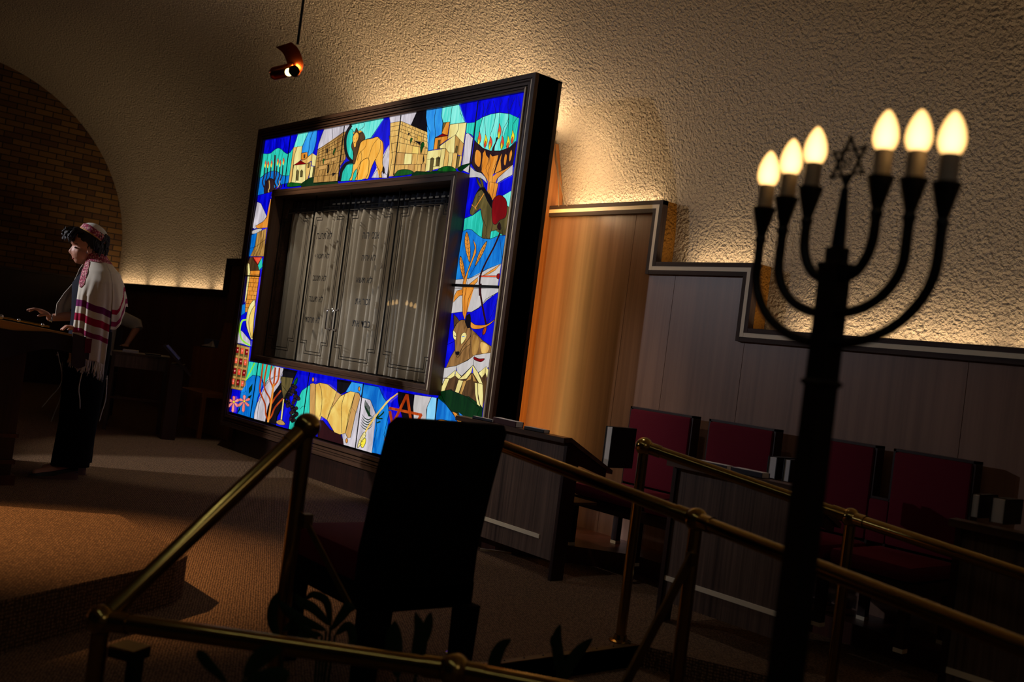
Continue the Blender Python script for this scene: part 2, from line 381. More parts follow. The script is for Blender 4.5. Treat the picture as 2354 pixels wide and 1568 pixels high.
# deep box behind, reaching the wall
b = MB()
BX = 5.30
b.add([(-BX, 4.2, 0), (-BX, YW, 0), (-BX, YW, 1.9), (-BX, 4.80, 2.36), (-BX, 4.70, 2.70), (-BX, 4.2, 2.70)], [(0, 1, 2, 3, 4, 5)])
b.add([(-BX+.012, 4.2, 0), (-BX+.012, YW, 0), (-BX+.012, YW, 1.9), (-BX+.012, 4.80, 2.36), (-BX+.012, 4.70, 2.70), (-BX+.012, 4.2, 2.70)], [(5, 4, 3, 2, 1, 0)])
b.build('back_box_side', 'oak', ARK)
b = MB(); b.box(-8.2, -8.188, 4.2, YW-.02, 0, 2.6); b.build('back_box_side', 'darkwood', ARK)
for xx in (-7.95, -5.45): b = MB(); b.box(xx, xx+.012, 4.23, 4.68, 2.45, 3.0); b.build('added_light_baffle', 'darkwood', ARK)  # added boards, out of view, cutting wedge shadows into the ark-top glow
b = MB(); b.box(-8.19, -5.31, 4.20, 4.60, 2.52, 2.535); b.box(-8.19, -5.31, 4.20, 4.60, .30, .315); b.box(-8.19, -5.31, 4.60, 4.612, .3, 2.53)
b.build('back_box', 'darkwood', ARK)
# a small wedge / cable hump lying on top of the frame
p = on_y(822, 250, 4.1)
b = MB(); b.prism([(p.x-.14, 4.05, AZ1), (p.x-.10, 4.05, AZ1+.02), (p.x+.10, 4.05, AZ1+.02), (p.x+.14, 4.05, AZ1)], (0, .12, 0))
b.build('top_block', 'alu', ARK)
# inner door frame standing proud of the glass
IX0, IX1, IZ0, IZ1, YI = -8.08, -5.39, .833, 2.342, 3.925
b = MB()
def istep(a0, a1, y0, y1): rectring(b, IX0+a1, IX1-a1, IZ0+a1, IZ1-a1, IX0+a0, IX1-a0, IZ0+a0, IZ1-a0, y0, y1)
istep(0, .022, YI, 4.045); istep(.022, .036, YI+.006, 4.12); istep(.036, .058, YI-.003, 4.12)
b.build('door_frame', ['walnut_h', 'walnut'], ARK)
b = MB(); rectring(b, IX0+.036, IX1-.036, IZ0+.036, IZ1-.036, IX0+.025, IX1-.025, IZ0+.025, IZ1-.025, YI-.002, YI+.01, (0, 1, 2))
b.build('frame_bead', ['walnut_h', 'walnut', 'alu'], ARK)
b = MB()    # cream/dark lining of the display recess
b.box(IX0+.05, IX0+.06, 4.0, 4.45, IZ0+.03, IZ1-.03); b.box(IX1-.06, IX1-.05, 4.0, 4.45, IZ0+.03, IZ1-.03)
b.box(IX0+.05, IX1-.05, 3.99, 4.45, IZ0+.045, IZ0+.055); b.box(IX0+.05, IX1-.05, 4.0, 4.45, IZ1-.055, IZ1-.045)
b.build('recess_lining', 'walnut_h', ARK)
GX0, GX1, GZ0, GZ1, YD = IX0+.06, IX1-.06, IZ0+.055, IZ1-.055, 4.012
def HH(a, c): return (590+a/3.0149, 380+c/3.0149)
def dg(a, c, y=YD): return on_y(*HH(a, c), y)
# glass leaves
xs = [dg(260, 1350).x*.5+dg(415, 215).x*.5, dg(660, 190).x*.5+dg(490, 1400).x*.5, dg(1000, 140).x*.5+dg(825, 1465).x*.5]
xs = [GX0]+xs+[GX1]
m, n, l, bs = newmat('door_glass')
tr_ = n.new('ShaderNodeBsdfTransparent'); tr_.inputs[0].default_value = (.95, .955, .94, 1); gl_ = n.new('ShaderNodeBsdfGlossy'); gl_.inputs['Roughness'].default_value = 0.
fr_ = n.new('ShaderNodeFresnel'); fr_.inputs['IOR'].default_value = 1.85; ms_ = n.new('ShaderNodeMixShader')
ge_ = n.new('ShaderNodeNewGeometry'); iv_ = n.new('ShaderNodeMath'); iv_.operation = 'SUBTRACT'; iv_.inputs[0].default_value = 1.; l.new(ge_.outputs['Backfacing'], iv_.inputs[1])
mm_ = n.new('ShaderNodeMath'); mm_.operation = 'MULTIPLY'; l.new(fr_.outputs[0], mm_.inputs[0]); l.new(iv_.outputs[0], mm_.inputs[1]); l.new(mm_.outputs[0], ms_.inputs[0]); l.new(tr_.outputs[0], ms_.inputs[1]); l.new(gl_.outputs[0], ms_.inputs[2])
l.new(ms_.outputs[0], [x for x in n if x.type == 'OUTPUT_MATERIAL'][0].inputs[0])
for i in range(4):
    g = MB(); g.box(xs[i]+.004, xs[i+1]-.004, YD, YD+.008, GZ0+.004, GZ1-.004)
    leaf = g.build('glass_door', 'door_glass', ARK)
    e = MB()
    for xx in (xs[i]+.001, xs[i+1]-.004): e.box(xx, xx+.004, YD-.001, YD+.009, GZ0, GZ1)
    e.box(xs[i], xs[i+1], YD-.002, YD+.010, GZ0-.001, GZ0+.008)
    e.build('door_edge', 'lead', leaf)
    if i in (1, 2):
        hx = xs[2]+(-.045 if i == 1 else .045); hz = dg(510, 1000).z; hz0 = dg(500, 1140).z
        h = MB(); h.tube(cat_rom([(hx, YD, hz), (hx, YD-.035, hz-.004), (hx, YD-.045, hz-.02), (hx, YD-.045, hz0+.02), (hx, YD-.035, hz0+.004), (hx, YD, hz0)], 4), .006, 10)
        h.ball((hx, YD-.002, hz), .012, 12); h.ball((hx, YD-.002, hz0), .012, 12)
        h.build('door_handle', 'chrome', leaf, 60)
# etched key borders on the glass
def flat_stroke(mb, pts3, wd, y, th=.0012):
    for p, q in zip(pts3[:-1], pts3[1:]):
        d = (q-p); d.y = 0
        if d.length < 1e-5: continue
        d.normalize(); nn = Vector((-d.z, 0, d.x))*wd/2; e = d*wd*.4
        P = [p-nn-e, q-nn+e, q+nn+e, p+nn-e]
        mb.prism([(v.x, y, v.z) for v in P], (0, th, 0))
b = MB()
kz1, kz0 = 2.16, .97
for i in range(4):
    xa, xb = xs[i]+.055, xs[i+1]-.055
    for dlt in (0, .022):
        a0, a1, z0, z1, kk = xa+dlt, xb-dlt, kz0+dlt, kz1-dlt+.02, .085
        path = [(a0, z0+kk), (a0, z1-kk), (a0+kk, z1-kk), (a0+kk, z1), (a1-kk, z1), (a1-kk, z1-kk), (a1, z1-kk), (a1, z0+kk), (a1-kk, z0+kk), (a1-kk, z0), (a0+kk, z0), (a0+kk, z0+kk), (a0, z0+kk)]
        flat_stroke(b, [Vector((x, 0, z)) for x, z in path], .0055, YD-.0025)
b.build('etched_border', 'lead', ARK)
# commandments, lettered in black on the two middle leaves
LET = [('לא תרצח', 420, 525, 458, 512), ('לא תנאף', 405, 505, 606, 658), ('לא תגנב', 392, 485, 755, 803), ('לא תענה', 365, 462, 900, 948), ('לא תחמד', 338, 440, 1044, 1092),
       ('אנכי יהוה', 738, 852, 464, 510), ('לא יהיה', 731, 828, 614, 662), ('לא תשא', 692, 804, 770, 816), ('זכור את', 686, 788, 925, 968), ('כבד את', 665, 790, 1078, 1122)]
for txt, xa, xb, ya, yb in LET:
    vs, fs = text_mesh(' '.join(w[::-1] for w in txt.split()[::-1]))
    x0, x1 = min(v.x for v in vs), max(v.x for v in vs); y0, y1 = min(v.y for v in vs), max(v.y for v in vs)
    P0, P1 = dg(xa, (ya+yb)/2), dg(xb, (ya+yb)/2-4); zt = dg((xa+xb)/2, ya).z; zb = dg((xa+xb)/2, yb).z
    t = MB(); t.add([(P0.x+(v.x-x0)/(x1-x0)*(P1.x-P0.x), YD-.003, zb+(v.y-y0)/(y1-y0)*(zt-zb)) for v in vs], fs)
    t.build('lettering', 'black', ARK)
# pleated curtain behind the glass
m, n, l, bs = newmat('curtain')
bs.inputs['Base Color'].default_value = lin((196, 188, 176))+(1,); bs.inputs['Roughness'].default_value = .9
bs.inputs['Specular IOR Level'].default_value = .1; bs.inputs['Subsurface Weight'].default_value = 0
def pleat(x, z):
    u = (x-GX0)/(GX1-GX0)
    hd = max(0, min(1, (2.30-z)/.25))
    s = math.sin(u*2*PI*30+1.3*math.sin(u*17)+.5*math.sin(z*2.2+u*40))
    return (s*(.014+.016*hd) + .02*math.sin(u*2*PI*7.3+z*.8)*hd)
b = MB(); NX, NZ = 420, 26
for j in range(NZ+1):
    z = GZ0+.012+(2.262-GZ0-.012)*j/NZ
    for i in range(NX+1):
        x = GX0+.004+(GX1-GX0-.008)*i/NX
        b.v.append((x, 4.105+pleat(x, z), z))
for j in range(NZ):
    for i in range(NX):
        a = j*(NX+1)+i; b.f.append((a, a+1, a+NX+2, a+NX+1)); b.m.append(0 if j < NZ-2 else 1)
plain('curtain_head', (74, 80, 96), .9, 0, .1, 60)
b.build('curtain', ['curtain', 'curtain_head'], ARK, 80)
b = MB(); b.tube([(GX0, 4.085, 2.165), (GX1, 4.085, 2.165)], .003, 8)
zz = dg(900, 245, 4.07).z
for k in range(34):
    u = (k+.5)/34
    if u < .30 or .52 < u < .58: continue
    x = GX0+(GX1-GX0)*u; b.box(x-.022, x+.022, 4.064, 4.067, zz-.006, zz+.006)  # white dashes paint the highlights along the ring tops
b.build('curtain_rod_glints', 'white_cloth', ARK)
# cables hanging from the right edge of the frame
C1 = [(1278, 300), (1276, 360), (1281, 392), (1284, 430), (1284.5, 474)]; C2 = [(1276, 340), (1283, 392), (1288, 420), (1296, 455), (1304, 474)]
b = MB()
for c in (C1, C2): b.tube(cat_rom([on_y(x, y, 4.66) for x, y in c], 4), .0035, 6)
solo(b, 'electric_cable', 'cable_grey', (-5.3, 4.66, 2.3), 'thin grey electric cables hanging beside the ark frame above the paneling', 'cable', smooth=60)
# ================================================================= stained glass border
SG = MB()
for a_ in ((OX0-.02, OX1+.02, 2.31, OZ1+.02), (OX0-.02, OX1+.02, OZ0-.02, .88), (OX0-.02, -8.03, .88, 2.31), (-5.44, OX1+.02, .88, 2.31)): SG.box(a_[0], a_[1], YG+.012, YG+.02, a_[2], a_[3])
SGB = SG.build('stained_glass_panel', 'lead', ARK)
GL = dict(B=((0, 0, 176), (10, 14, 235)), M=((0, 96, 190), (30, 140, 225)), Y=((40, 135, 225), (60, 170, 240)), T=((20, 172, 150), (60, 225, 205)), L=((70, 215, 200), (150, 245, 232)),
          W=((176, 168, 176), (222, 214, 222)), G=((140, 98, 44), (208, 160, 86)), H=((204, 152, 76), (238, 196, 112)), C=((222, 200, 122), (246, 236, 160)), O=((214, 126, 34), (238, 160, 66)),
          N=((236, 160, 48), (250, 190, 84)), K=((8, 6, 10), (16, 12, 20)), R=((110, 4, 10), (140, 8, 16)), E=((226, 70, 44), (240, 104, 70)), S=((240, 214, 40), (250, 232, 70)), g=((8, 62, 20), (24, 108, 30)),
          h=((0, 36, 12), (6, 52, 16)), V=((70, 62, 32), (112, 96, 52)), b=((96, 66, 34), (168, 122, 70)), r=((150, 46, 10), (206, 84, 20)), P=((232, 110, 104), (246, 160, 150)), A=((120, 196, 236), (150, 214, 244)),
          p=((222, 172, 76), (246, 216, 118)), q=((190, 140, 76), (214, 166, 96)), x=((36, 6, 10), (46, 10, 14)), v=((130, 214, 40), (170, 236, 60)), w=((186, 180, 178), (206, 200, 198)), k=((34, 18, 26), (54, 34, 36)), D=((60, 40, 22), (96, 66, 38)))
for k_, (c1_, c2_) in GL.items():
    st_ = dict(T=(30, 30, 1.6), L=(34, 34, 1.8), T2=0).get(k_, (12, 12, 3.)) 
    pane('glass_'+k_, c1_, c2_, streak=st_)
pane('glass_p', *GL['p'], streak=(5, 5, 4))
CROPS = dict(A=(590, 200, 6.271), B=(880, 200, 6.2706), C=(510, 420, 2.9059), D=(510, 820, 6.0359), E=(780, 850, 6.5389), F=(1000, 380, 5.2273), G=(980, 640, 4.9), Z=(0, 0, 1.))
LAY = [0]; FIG = {}
STR = dict(F=(1030, 1.045), G=(1005, 1.075))
def px(crop, p):
    ox, oy, s = CROPS[crop]; x, y = ox+p[0]/s, oy+p[1]/s
    if crop in STR: x0 = STR[crop][0]; x = x0+(x-x0)*STR[crop][1]
    return (x, y)
def clampx(v): return Vector((min(max(v.x, OX0-.012), OX1+.012), v.y, min(max(v.z, OZ0-.012), OZ1+.012)))
def fig(name):
    if name not in FIG: FIG[name] = (MB(), ['lead'])
    return FIG[name]
def _flat(name, pts2, matname, dy):
    mb, mats = fig(name)
    if matname not in mats: mats.append(matname)
    LAY[0] += 1; y = YG - LAY[0]*.000012
    P = [clampx(on_y(a, c, y)) for a, c in pts2]
    bm = bmesh.new(); vs = [bm.verts.new((p.x, y, p.z)) for p in P]
    try: f = bm.faces.new(vs)
    except Exception: bm.free(); return
    bmesh.ops.triangulate(bm, faces=[f]); bm.verts.index_update()
    mb.mat(mats.index(matname)); mb.add([v.co.copy() for v in bm.verts], [[v.index for v in ff.verts] for ff in bm.faces]); bm.free()
def sm(pts, n=5, closed=True):
    return [(p.x, p.y) for p in cat_rom([(a, c, 0) for a, c in pts], n, closed)]
def lines2(name, pts2, wpx, closed=False, mat='lead', taper=False):
    """flat came along a polyline given in picture coordinates of the glass plane"""
    mb, mats = fig(name)
    if mat not in mats: mats.append(mat)
    LAY[0] += 1; y = YG - LAY[0]*.000012 - .00001
    P = list(pts2)+([pts2[0]] if closed else []); L = []; Rr = []; n = len(P)
    for i in range(n):
        a = P[max(i-1, 0)] if not closed else P[i-1 if i > 0 else n-2]; c = P[min(i+1, n-1)] if not closed else P[i+1 if i < n-1 else 1]
        dx, dy = c[0]-a[0], c[1]-a[1]; q = math.hypot(dx, dy) or 1; ww = wpx/2*((1-.8*i/(n-1)) if taper else 1)
        L.append((P[i][0]-dy/q*ww, P[i][1]+dx/q*ww)); Rr.append((P[i][0]+dy/q*ww, P[i][1]-dx/q*ww))
    V3 = [clampx(on_y(a, c, y)) for a, c in L+Rr]
    mb.mat(mats.index(mat)); mb.add([(v.x, y, v.z) for v in V3], [(i, i+1, n+i+1, n+i) for i in range(n-1)])
def G(name, crop, col, pts, s=0, lead=1.1):
    q = [px(crop, p) for p in pts]
    if s: q = sm(q, 4)
    _flat(name, q, 'glass_'+col, 0)
    if lead: lines2(name, q, lead, True)
def Ln(name, crop, pts, w=1.0, s=1, mat='lead', taper=False):
    q = [px(crop, p) for p in pts]
    if s and len(q) > 2: q = sm(q, 4, False)
    lines2(name, q, w, False, mat, taper)
# ---- background sky bands of the whole border
mb_, mats_ = fig('sky'); mats_.append('glass_B'); mb_.mat(1)
for a_ in ((OX0-.01, OX1+.01, 2.31, OZ1+.01), (OX0-.01, OX1+.01, OZ0-.01, .88), (OX0-.01, -8.03, .88, 2.31), (-5.44, OX1+.01, .88, 2.31)): mb_.add([(a_[0], YG+.002, a_[2]), (a_[1], YG+.002, a_[2]), (a_[1], YG+.002, a_[3]), (a_[0], YG+.002, a_[3])], [(0, 1, 2, 3)])
n_ = 'sky'
G(n_, 'A', 'T', [(90, 960), (150, 965), (200, 955), (270, 895), (310, 880), (350, 890), (400, 940), (440, 965), (480, 945), (530, 880), (525, 1000), (475, 1280), (430, 1280), (360, 1275), (300, 1220), (260, 1210), (200, 1215), (140, 1240), (40, 1315)])
G(n_, 'A', 'M', [(35, 1315), (60, 1310), (140, 1240), (200, 1215), (260, 1210), (300, 1220), (360, 1275), (430, 1280), (475, 1270), (455, 1385), (380, 1400), (230, 1470), (200, 1500), (80, 1568), (-20, 1590)])
for xx in (160, 215, 260, 320, 370): Ln(n_, 'A', [(xx+25, 745), (xx+30, 850), (xx+5, 960), (xx-10, 1060)], .7)
G(n_, 'A', 'L', [(595, 680), (748, 652), (700, 760), (660, 855), (535, 870)])
G(n_, 'A', 'Y', [(748, 652), (872, 622), (860, 780), (830, 900), (810, 950), (730, 1010), (730, 940), (650, 950), (660, 855), (700, 760)])
Ln(n_, 'A', [(815, 640), (770, 770), (755, 900), (735, 1000)])
G(n_, 'A', 'W', [(975, 605), (1340, 545), (1300, 650), (1090, 780), (880, 900), (890, 830), (935, 700)])
Ln(n_, 'A', [(1085, 590), (1095, 680), (1090, 765)])
# left menorah
n_ = 'menorah_picture'
for x0, x1, t in ((118, 85, 1150), (160, 125, 1150), (208, 165, 1135), (265, 250, 980), (292, 255, 1140), (338, 300, 1130), (378, 330, 1130)):
    Ln(n_, 'A', [(x0, t), (x0-12, 1280), (x1, 1370), (x1+25, 1450), (175, 1520)], 2.6 if x0 != 265 else 3.6, mat='glass_k')
G(n_, 'A', 'k', [(110, 1440), (160, 1330), (235, 1330), (250, 1420), (235, 1560), (120, 1560)], 1)
for x0, t in ((128, 1060), (165, 1065), (215, 1055), (305, 1025), (340, 1050), (388, 1020)):
    G(n_, 'A', 'E', [(x0, t), (x0+14, t+45), (x0, t+95), (x0-12, t+70)], 1, .5); G(n_, 'A', 'S', [(x0-8, t+45), (x0+2, t+75), (x0-4, t+105), (x0-14, t+85)], 1, 0)
Ln(n_, 'A', [(180, 1350), (185, 1450), (170, 1500), (205, 1590)], 1.6, mat='glass_H'); Ln(n_, 'A', [(335, 1350), (325, 1410), (300, 1450)], 1.4, mat='glass_H')
# left town
n_ = 'town_picture'
G(n_, 'A', 'g', [(450, 1385), (500, 1350), (560, 1345), (640, 1390), (660, 1420), (450, 1440)], 1)
G(n_, 'A', 'H', [(530, 872), (585, 862), (545, 980), (500, 1370), (458, 1385)]); G(n_, 'A', 'C', [(585, 862), (658, 852), (640, 1050), (600, 1085), (530, 1130), (500, 1370), (545, 980)])
G(n_, 'A', 'O', [(642, 955), (730, 940), (735, 1010), (690, 1050), (640, 1050)]); G(n_, 'A', 'V', [(680, 975), (698, 970), (695, 1025), (678, 1030)])
G(n_, 'A', 'H', [(690, 1050), (800, 955), (800, 1060), (715, 1110), (630, 1060)]); G(n_, 'A', 'C', [(800, 955), (866, 992), (850, 1140), (790, 1135)])
G(n_, 'A', 'H', [(715, 1110), (785, 1080), (775, 1170), (730, 1370), (690, 1390)]); G(n_, 'A', 'V', [(740, 1100), (765, 1092), (755, 1160), (735, 1170)])
G(n_, 'A', 'C', [(780, 1140), (820, 1145), (800, 1300), (755, 1310)]); G(n_, 'A', 'V', [(820, 1145), (852, 1140), (830, 1300), (800, 1300)])
G(n_, 'A', 'C', [(535, 1130), (710, 1110), (700, 1370), (650, 1390), (500, 1375)]); G(n_, 'A', 'R', [(530, 1130), (630, 1062), (708, 1110)])
for xx in (592, 650): G(n_, 'A', 'V', [(xx-22, 1350 if xx < 600 else 1300), (xx-18, 1215), (xx, 1190), (xx+15, 1215), (xx+8, 1350 if xx < 600 else 1300)])
Ln(n_, 'A', [(580, 1125), (560, 1370)], .8, 0)
G(n_, 'A', 'h', [(640, 1395), (760, 1310), (830, 1300), (830, 1390), (1170, 1360), (1180, 1420), (640, 1440)])
# western wall, left half
n_ = 'stone_wall_picture'
LWp = [(878, 905), (1090, 775), (1250, 650), (1305, 640), (1275, 760), (1285, 1030), (1200, 1150), (1168, 1355), (815, 1382), (866, 992)]
G(n_, 'A', 'G', LWp)
rows = [((885, 925), (1300, 672)), ((882, 955), (1290, 740)), ((878, 990), (1280, 810)), ((872, 1030), (1280, 880)), ((862, 1080), (1285, 960)), ((850, 1170), (1270, 1060)), ((835, 1290), (1190, 1245))]
for a, c in rows: Ln(n_, 'A', [a, ((a[0]+c[0])/2, (a[1]+c[1])/2+6), c], .9)
random.seed(3)
for (a, c), (a2, c2) in zip(rows[:-1], rows[1:]):
    for k in range(9):
        t = (k+random.uniform(.2, .8))/9; p = (a[0]+(c[0]-a[0])*t, a[1]+(c[1]-a[1])*t); q = (a2[0]+(c2[0]-a2[0])*t, a2[1]+(c2[1]-a2[1])*t)
        Ln(n_, 'A', [p, q], .8, 0)
for k in range(4): t = (k+.5)/4; Ln(n_, 'A', [(835+355*t, 1290-45*t), (830+345*t, 1370-10*t)], .8, 0)
for a in ([(1010, 900), (1030, 890), (1022, 950), (1008, 955)], [(1030, 1120), (1045, 1115), (1030, 1240), (1015, 1245)], [(1090, 1245), (1140, 1238), (1095, 1290)]): G(n_, 'A', 'K', a)
for a in ([(960, 1040), (978, 1040), (965, 1115), (955, 1090)], [(1120, 900), (1145, 885), (1125, 930), (1105, 985), (1105, 930)]): G(n_, 'A', 'g', a, 1)
for a in ([(970, 1060), (1060, 1040), (1050, 1100), (965, 1120)], [(1080, 1030), (1150, 1010), (1140, 1060), (1080, 1080)], [(900, 1140), (1020, 1120), (1000, 1180), (895, 1200)]): G(n_, 'A', 'q', a, 0, .8)
# lion panel
n_ = 'lion_background'
G(n_, 'A', 'L', [(1340, 550), (1830, 455), (1650, 730), (1560, 760), (1500, 640), (1380, 640), (1320, 600)])
G(n_, 'A', 'T', [(1330, 610), (1390, 640), (1385, 900), (1395, 1050), (1330, 1000), (1290, 850), (1300, 700)], 1)
G(n_, 'A', 'T', [(1385, 1110), (1520, 1060), (1530, 1340), (1205, 1360), (1230, 1230), (1300, 1120)]); G(n_, 'A', 'B', [(1515, 1060), (1700, 900), (1780, 1180), (1660, 1310), (1530, 1340)])
G(n_, 'A', 'W', [(1655, 1310), (1740, 1190), (1830, 1010), (1905, 830), (1925, 1000), (1890, 1310)]); Ln(n_, 'A', [(1560, 520), (1540, 580), (1480, 620)])
Ln(n_, 'A', [(1365, 550), (1300, 660), (1275, 800), (1300, 980), (1385, 1085)], 6.5, mat='glass_K'); Ln(n_, 'A', [(1385, 1085), (1300, 1100), (1230, 1190), (1195, 1360)], 6.5, mat='glass_K')
Ln(n_, 'A', [(1920, 700), (1935, 850), (1925, 1050), (1890, 1310)], 4.5, mat='glass_K')
n_ = 'lion_picture'
G(n_, 'A', 'N', [(1560, 760), (1650, 745), (1740, 718), (1785, 760), (1815, 790), (1828, 880), (1820, 1010), (1815, 1100), (1826, 1180), (1795, 1240), (1805, 1300), (1765, 1300), (1775, 1230), (1720, 1110), (1715, 1040), (1660, 1150), (1630, 1250), (1605, 1320), (1575, 1318), (1610, 1220), (1612, 1030), (1510, 1075), (1480, 1180), (1455, 1260), (1450, 1335), (1420, 1335), (1450, 1250), (1445, 1180), (1400, 1240), (1375, 1340), (1335, 1340), (1370, 1270), (1395, 1100), (1440, 1010), (1470, 900), (1500, 800)], 1, 1.2)
for L_ in ([(1580, 760), (1570, 860), (1480, 960), (1450, 1060)], [(1760, 730), (1680, 830), (1630, 960), (1612, 1030)], [(1785, 780), (1780, 900), (1720, 1030)], [(1500, 920), (1515, 1000), (1500, 1075), (1450, 1180)]): Ln(n_, 'A', L_, .8)
G(n_, 'A', 'D', [(1400, 700), (1420, 640), (1440, 590), (1470, 640), (1520, 640), (1565, 740), (1500, 800), (1470, 900), (1440, 1010), (1410, 1110), (1385, 1080), (1395, 960), (1365, 860), (1385, 780)], 1)
G(n_, 'A', 'N', [(1395, 700), (1440, 650), (1472, 690), (1462, 760), (1440, 800), (1430, 860), (1405, 870), (1395, 820), (1382, 750)], 1)
G(n_, 'A', 'N', [(1388, 655), (1412, 648), (1402, 685)], 0, .7); G(n_, 'A', 'N', [(1462, 635), (1495, 625), (1520, 640), (1480, 665)], 0, .7)
G(n_, 'A', 'K', [(1402, 795), (1422, 795), (1413, 815)], 0, 0); Ln(n_, 'A', [(1400, 745), (1412, 755)], .8, 0); Ln(n_, 'A', [(1436, 745), (1450, 730)], .8, 0)
G(n_, 'A', 'D', [(1470, 690), (1540, 665), (1560, 740), (1500, 770)], 1, .5); G(n_, 'A', 'K', [(1825, 1140), (1845, 1180), (1842, 1250), (1815, 1235), (1812, 1180)], 1, 0); Ln(n_, 'A', [(1840, 1220), (1870, 1270)], 1)
# second wall and town (right top)
n_ = 'stone_wall_picture|2'
G(n_, 'B', 'W', [(95, 430), (490, 365), (480, 460), (400, 550), (260, 500), (110, 520)])
G(n_, 'B', 'K', [(485, 365), (640, 335), (625, 450), (660, 600), (680, 670), (600, 640), (405, 545), (480, 450)], 0)
G(n_, 'B', 'H', [(108, 520), (262, 492), (240, 560), (170, 1280), (85, 1290), (140, 1000), (105, 680)]); G(n_, 'B', 'H', [(262, 492), (675, 665), (640, 980), (615, 1222), (160, 1250), (205, 820)])
rw = [((258, 540), (672, 712)), ((250, 600), (668, 750)), ((245, 640), (660, 800)), ((238, 716), (652, 880)), ((225, 800), (645, 890)), ((205, 942), (640, 975)), ((180, 1125), (620, 1108))]
for a, c in rw: Ln(n_, 'B', [a, c], .9, 0)
rw = [((262, 492), (675, 665))]+rw+[((165, 1240), (612, 1222))]
random.seed(5)
for (a, c), (a2, c2) in zip(rw[:-1], rw[1:]):
    nn = 9 if a2[1] < 900 else 5
    for k in range(nn): t = (k+random.uniform(.25, .75))/nn; Ln(n_, 'B', [(a[0]+(c[0]-a[0])*t, a[1]+(c[1]-a[1])*t), (a2[0]+(c2[0]-a2[0])*t, a2[1]+(c2[1]-a2[1])*t)], .8, 0)
for yy in (575, 640, 720, 820, 950, 1130):
    Ln(n_, 'B', [(108+(yy-520)*.02, yy), (250-(yy-490)*.12, yy-22)], .9, 0)
for a in ([(310, 960), (420, 965), (410, 1110), (300, 1115)],): G(n_, 'B', 'C', a, 0, .8)
for a in ([(430, 850), (520, 865), (510, 965), (420, 955)], [(500, 700), (560, 720), (560, 790), (500, 770)]): G(n_, 'B', 'p', a, 0, .8)
for a in ([(210, 945), (320, 952), (300, 1115), (190, 1120)], [(365, 1115), (460, 1112), (450, 1225), (360, 1230)], [(560, 1110), (618, 1108), (610, 1222), (550, 1222)]): G(n_, 'B', 'q', a, 0, .8)
for a in ([(362, 662), (395, 668), (370, 705)], [(450, 775), (545, 790), (540, 840), (510, 815)], [(590, 980), (598, 1060), (580, 1105), (585, 1000)]): G(n_, 'B', 'K', a, 0, .6)
for a in ([(400, 745), (428, 740), (410, 790), (398, 815)], [(575, 790), (598, 830), (570, 900), (548, 965), (545, 850)], [(160, 1280), (230, 1200), (380, 1195), (435, 1250), (160, 1290)]): G(n_, 'B', 'g', a, 1)
G(n_, 'B', 'h', [(430, 1250), (480, 1215), (640, 1222), (1050, 1180), (1050, 1260), (400, 1290)])
n_ = 'town_picture|2'
G(n_, 'B', 'Y', [(630, 338), (860, 300), (850, 440), (865, 520), (850, 680), (750, 740), (730, 900), (650, 920), (680, 650), (640, 560), (622, 440)]); Ln(n_, 'B', [(770, 315), (745, 450), (755, 640), (755, 740)])
G(n_, 'B', 'L', [(858, 300), (1100, 255), (1120, 380), (1185, 510), (965, 540), (965, 505), (870, 515), (845, 420)]); Ln(n_, 'B', [(1000, 280), (980, 420), (970, 530)])
G(n_, 'B', 'T', [(1210, 520), (1335, 510), (1310, 720), (1270, 680), (1200, 665)]); G(n_, 'B', 'W', [(1195, 680), (1230, 662), (1300, 735), (1250, 1110), (1140, 1130)], 0)
G(n_, 'B', 'O', [(870, 515), (965, 505), (935, 700), (850, 672)]); G(n_, 'B', 'V', [(870, 515), (915, 512), (855, 650)]); G(n_, 'B', 'R', [(755, 728), (862, 672), (938, 700)])
G(n_, 'B', 'C', [(968, 540), (1208, 512), (1165, 820), (1050, 690), (935, 755)]); Ln(n_, 'B', [(1095, 530), (1085, 620), (1050, 690)])
G(n_, 'B', 'O', [(755, 735), (935, 702), (935, 755), (820, 840), (815, 890), (730, 905)]); G(n_, 'B', 'V', [(800, 765), (830, 760), (810, 890), (785, 895)]); Ln(n_, 'B', [(842, 720), (830, 850)], .8, 0)
G(n_, 'B', 'C', [(820, 850), (1045, 690), (1030, 950), (955, 950), (905, 885), (820, 890)]); Ln(n_, 'B', [(905, 800), (900, 885)], .8, 0)
G(n_, 'B', 'G', [(1045, 690), (1168, 820), (1140, 1000), (1030, 950)]); G(n_, 'B', 'V', [(1055, 845), (1080, 850), (1070, 950), (1045, 945)]); Ln(n_, 'B', [(1105, 750), (1080, 990)], .8, 0)
G(n_, 'B', 'C', [(645, 925), (905, 885), (870, 1160), (610, 1222)]); G(n_, 'B', 'V', [(672, 1222), (690, 1030), (715, 1018), (738, 1030), (715, 1215)]); G(n_, 'B', 'V', [(762, 1140), (775, 1020), (805, 1005), (828, 1020), (812, 1140)])
Ln(n_, 'B', [(640, 1045), (825, 1030)], .8, 0); Ln(n_, 'B', [(845, 895), (805, 1200)], .8, 0); Ln(n_, 'B', [(725, 1145), (812, 1140)], .8, 0)
G(n_, 'B', 'H', [(905, 885), (955, 950), (935, 1150), (868, 1160)]); G(n_, 'B', 'C', [(955, 950), (1012, 950), (990, 1145), (935, 1145)]); G(n_, 'B', 'H', [(1012, 950), (1078, 960), (1048, 1180), (990, 1145)])
G(n_, 'B', 'V', [(1078, 990), (1110, 995), (1085, 1170), (1050, 1180)]); G(n_, 'B', 'H', [(1110, 995), (1145, 1000), (1120, 1150), (1085, 1170)])
G(n_, 'B', 'g', [(790, 1215), (870, 1150), (980, 1145), (1045, 1185), (1040, 1215)], 1); G(n_, 'B', 'h', [(1080, 1185), (1130, 1135), (1270, 1100), (1200, 1160), (1130, 1220)], 1)
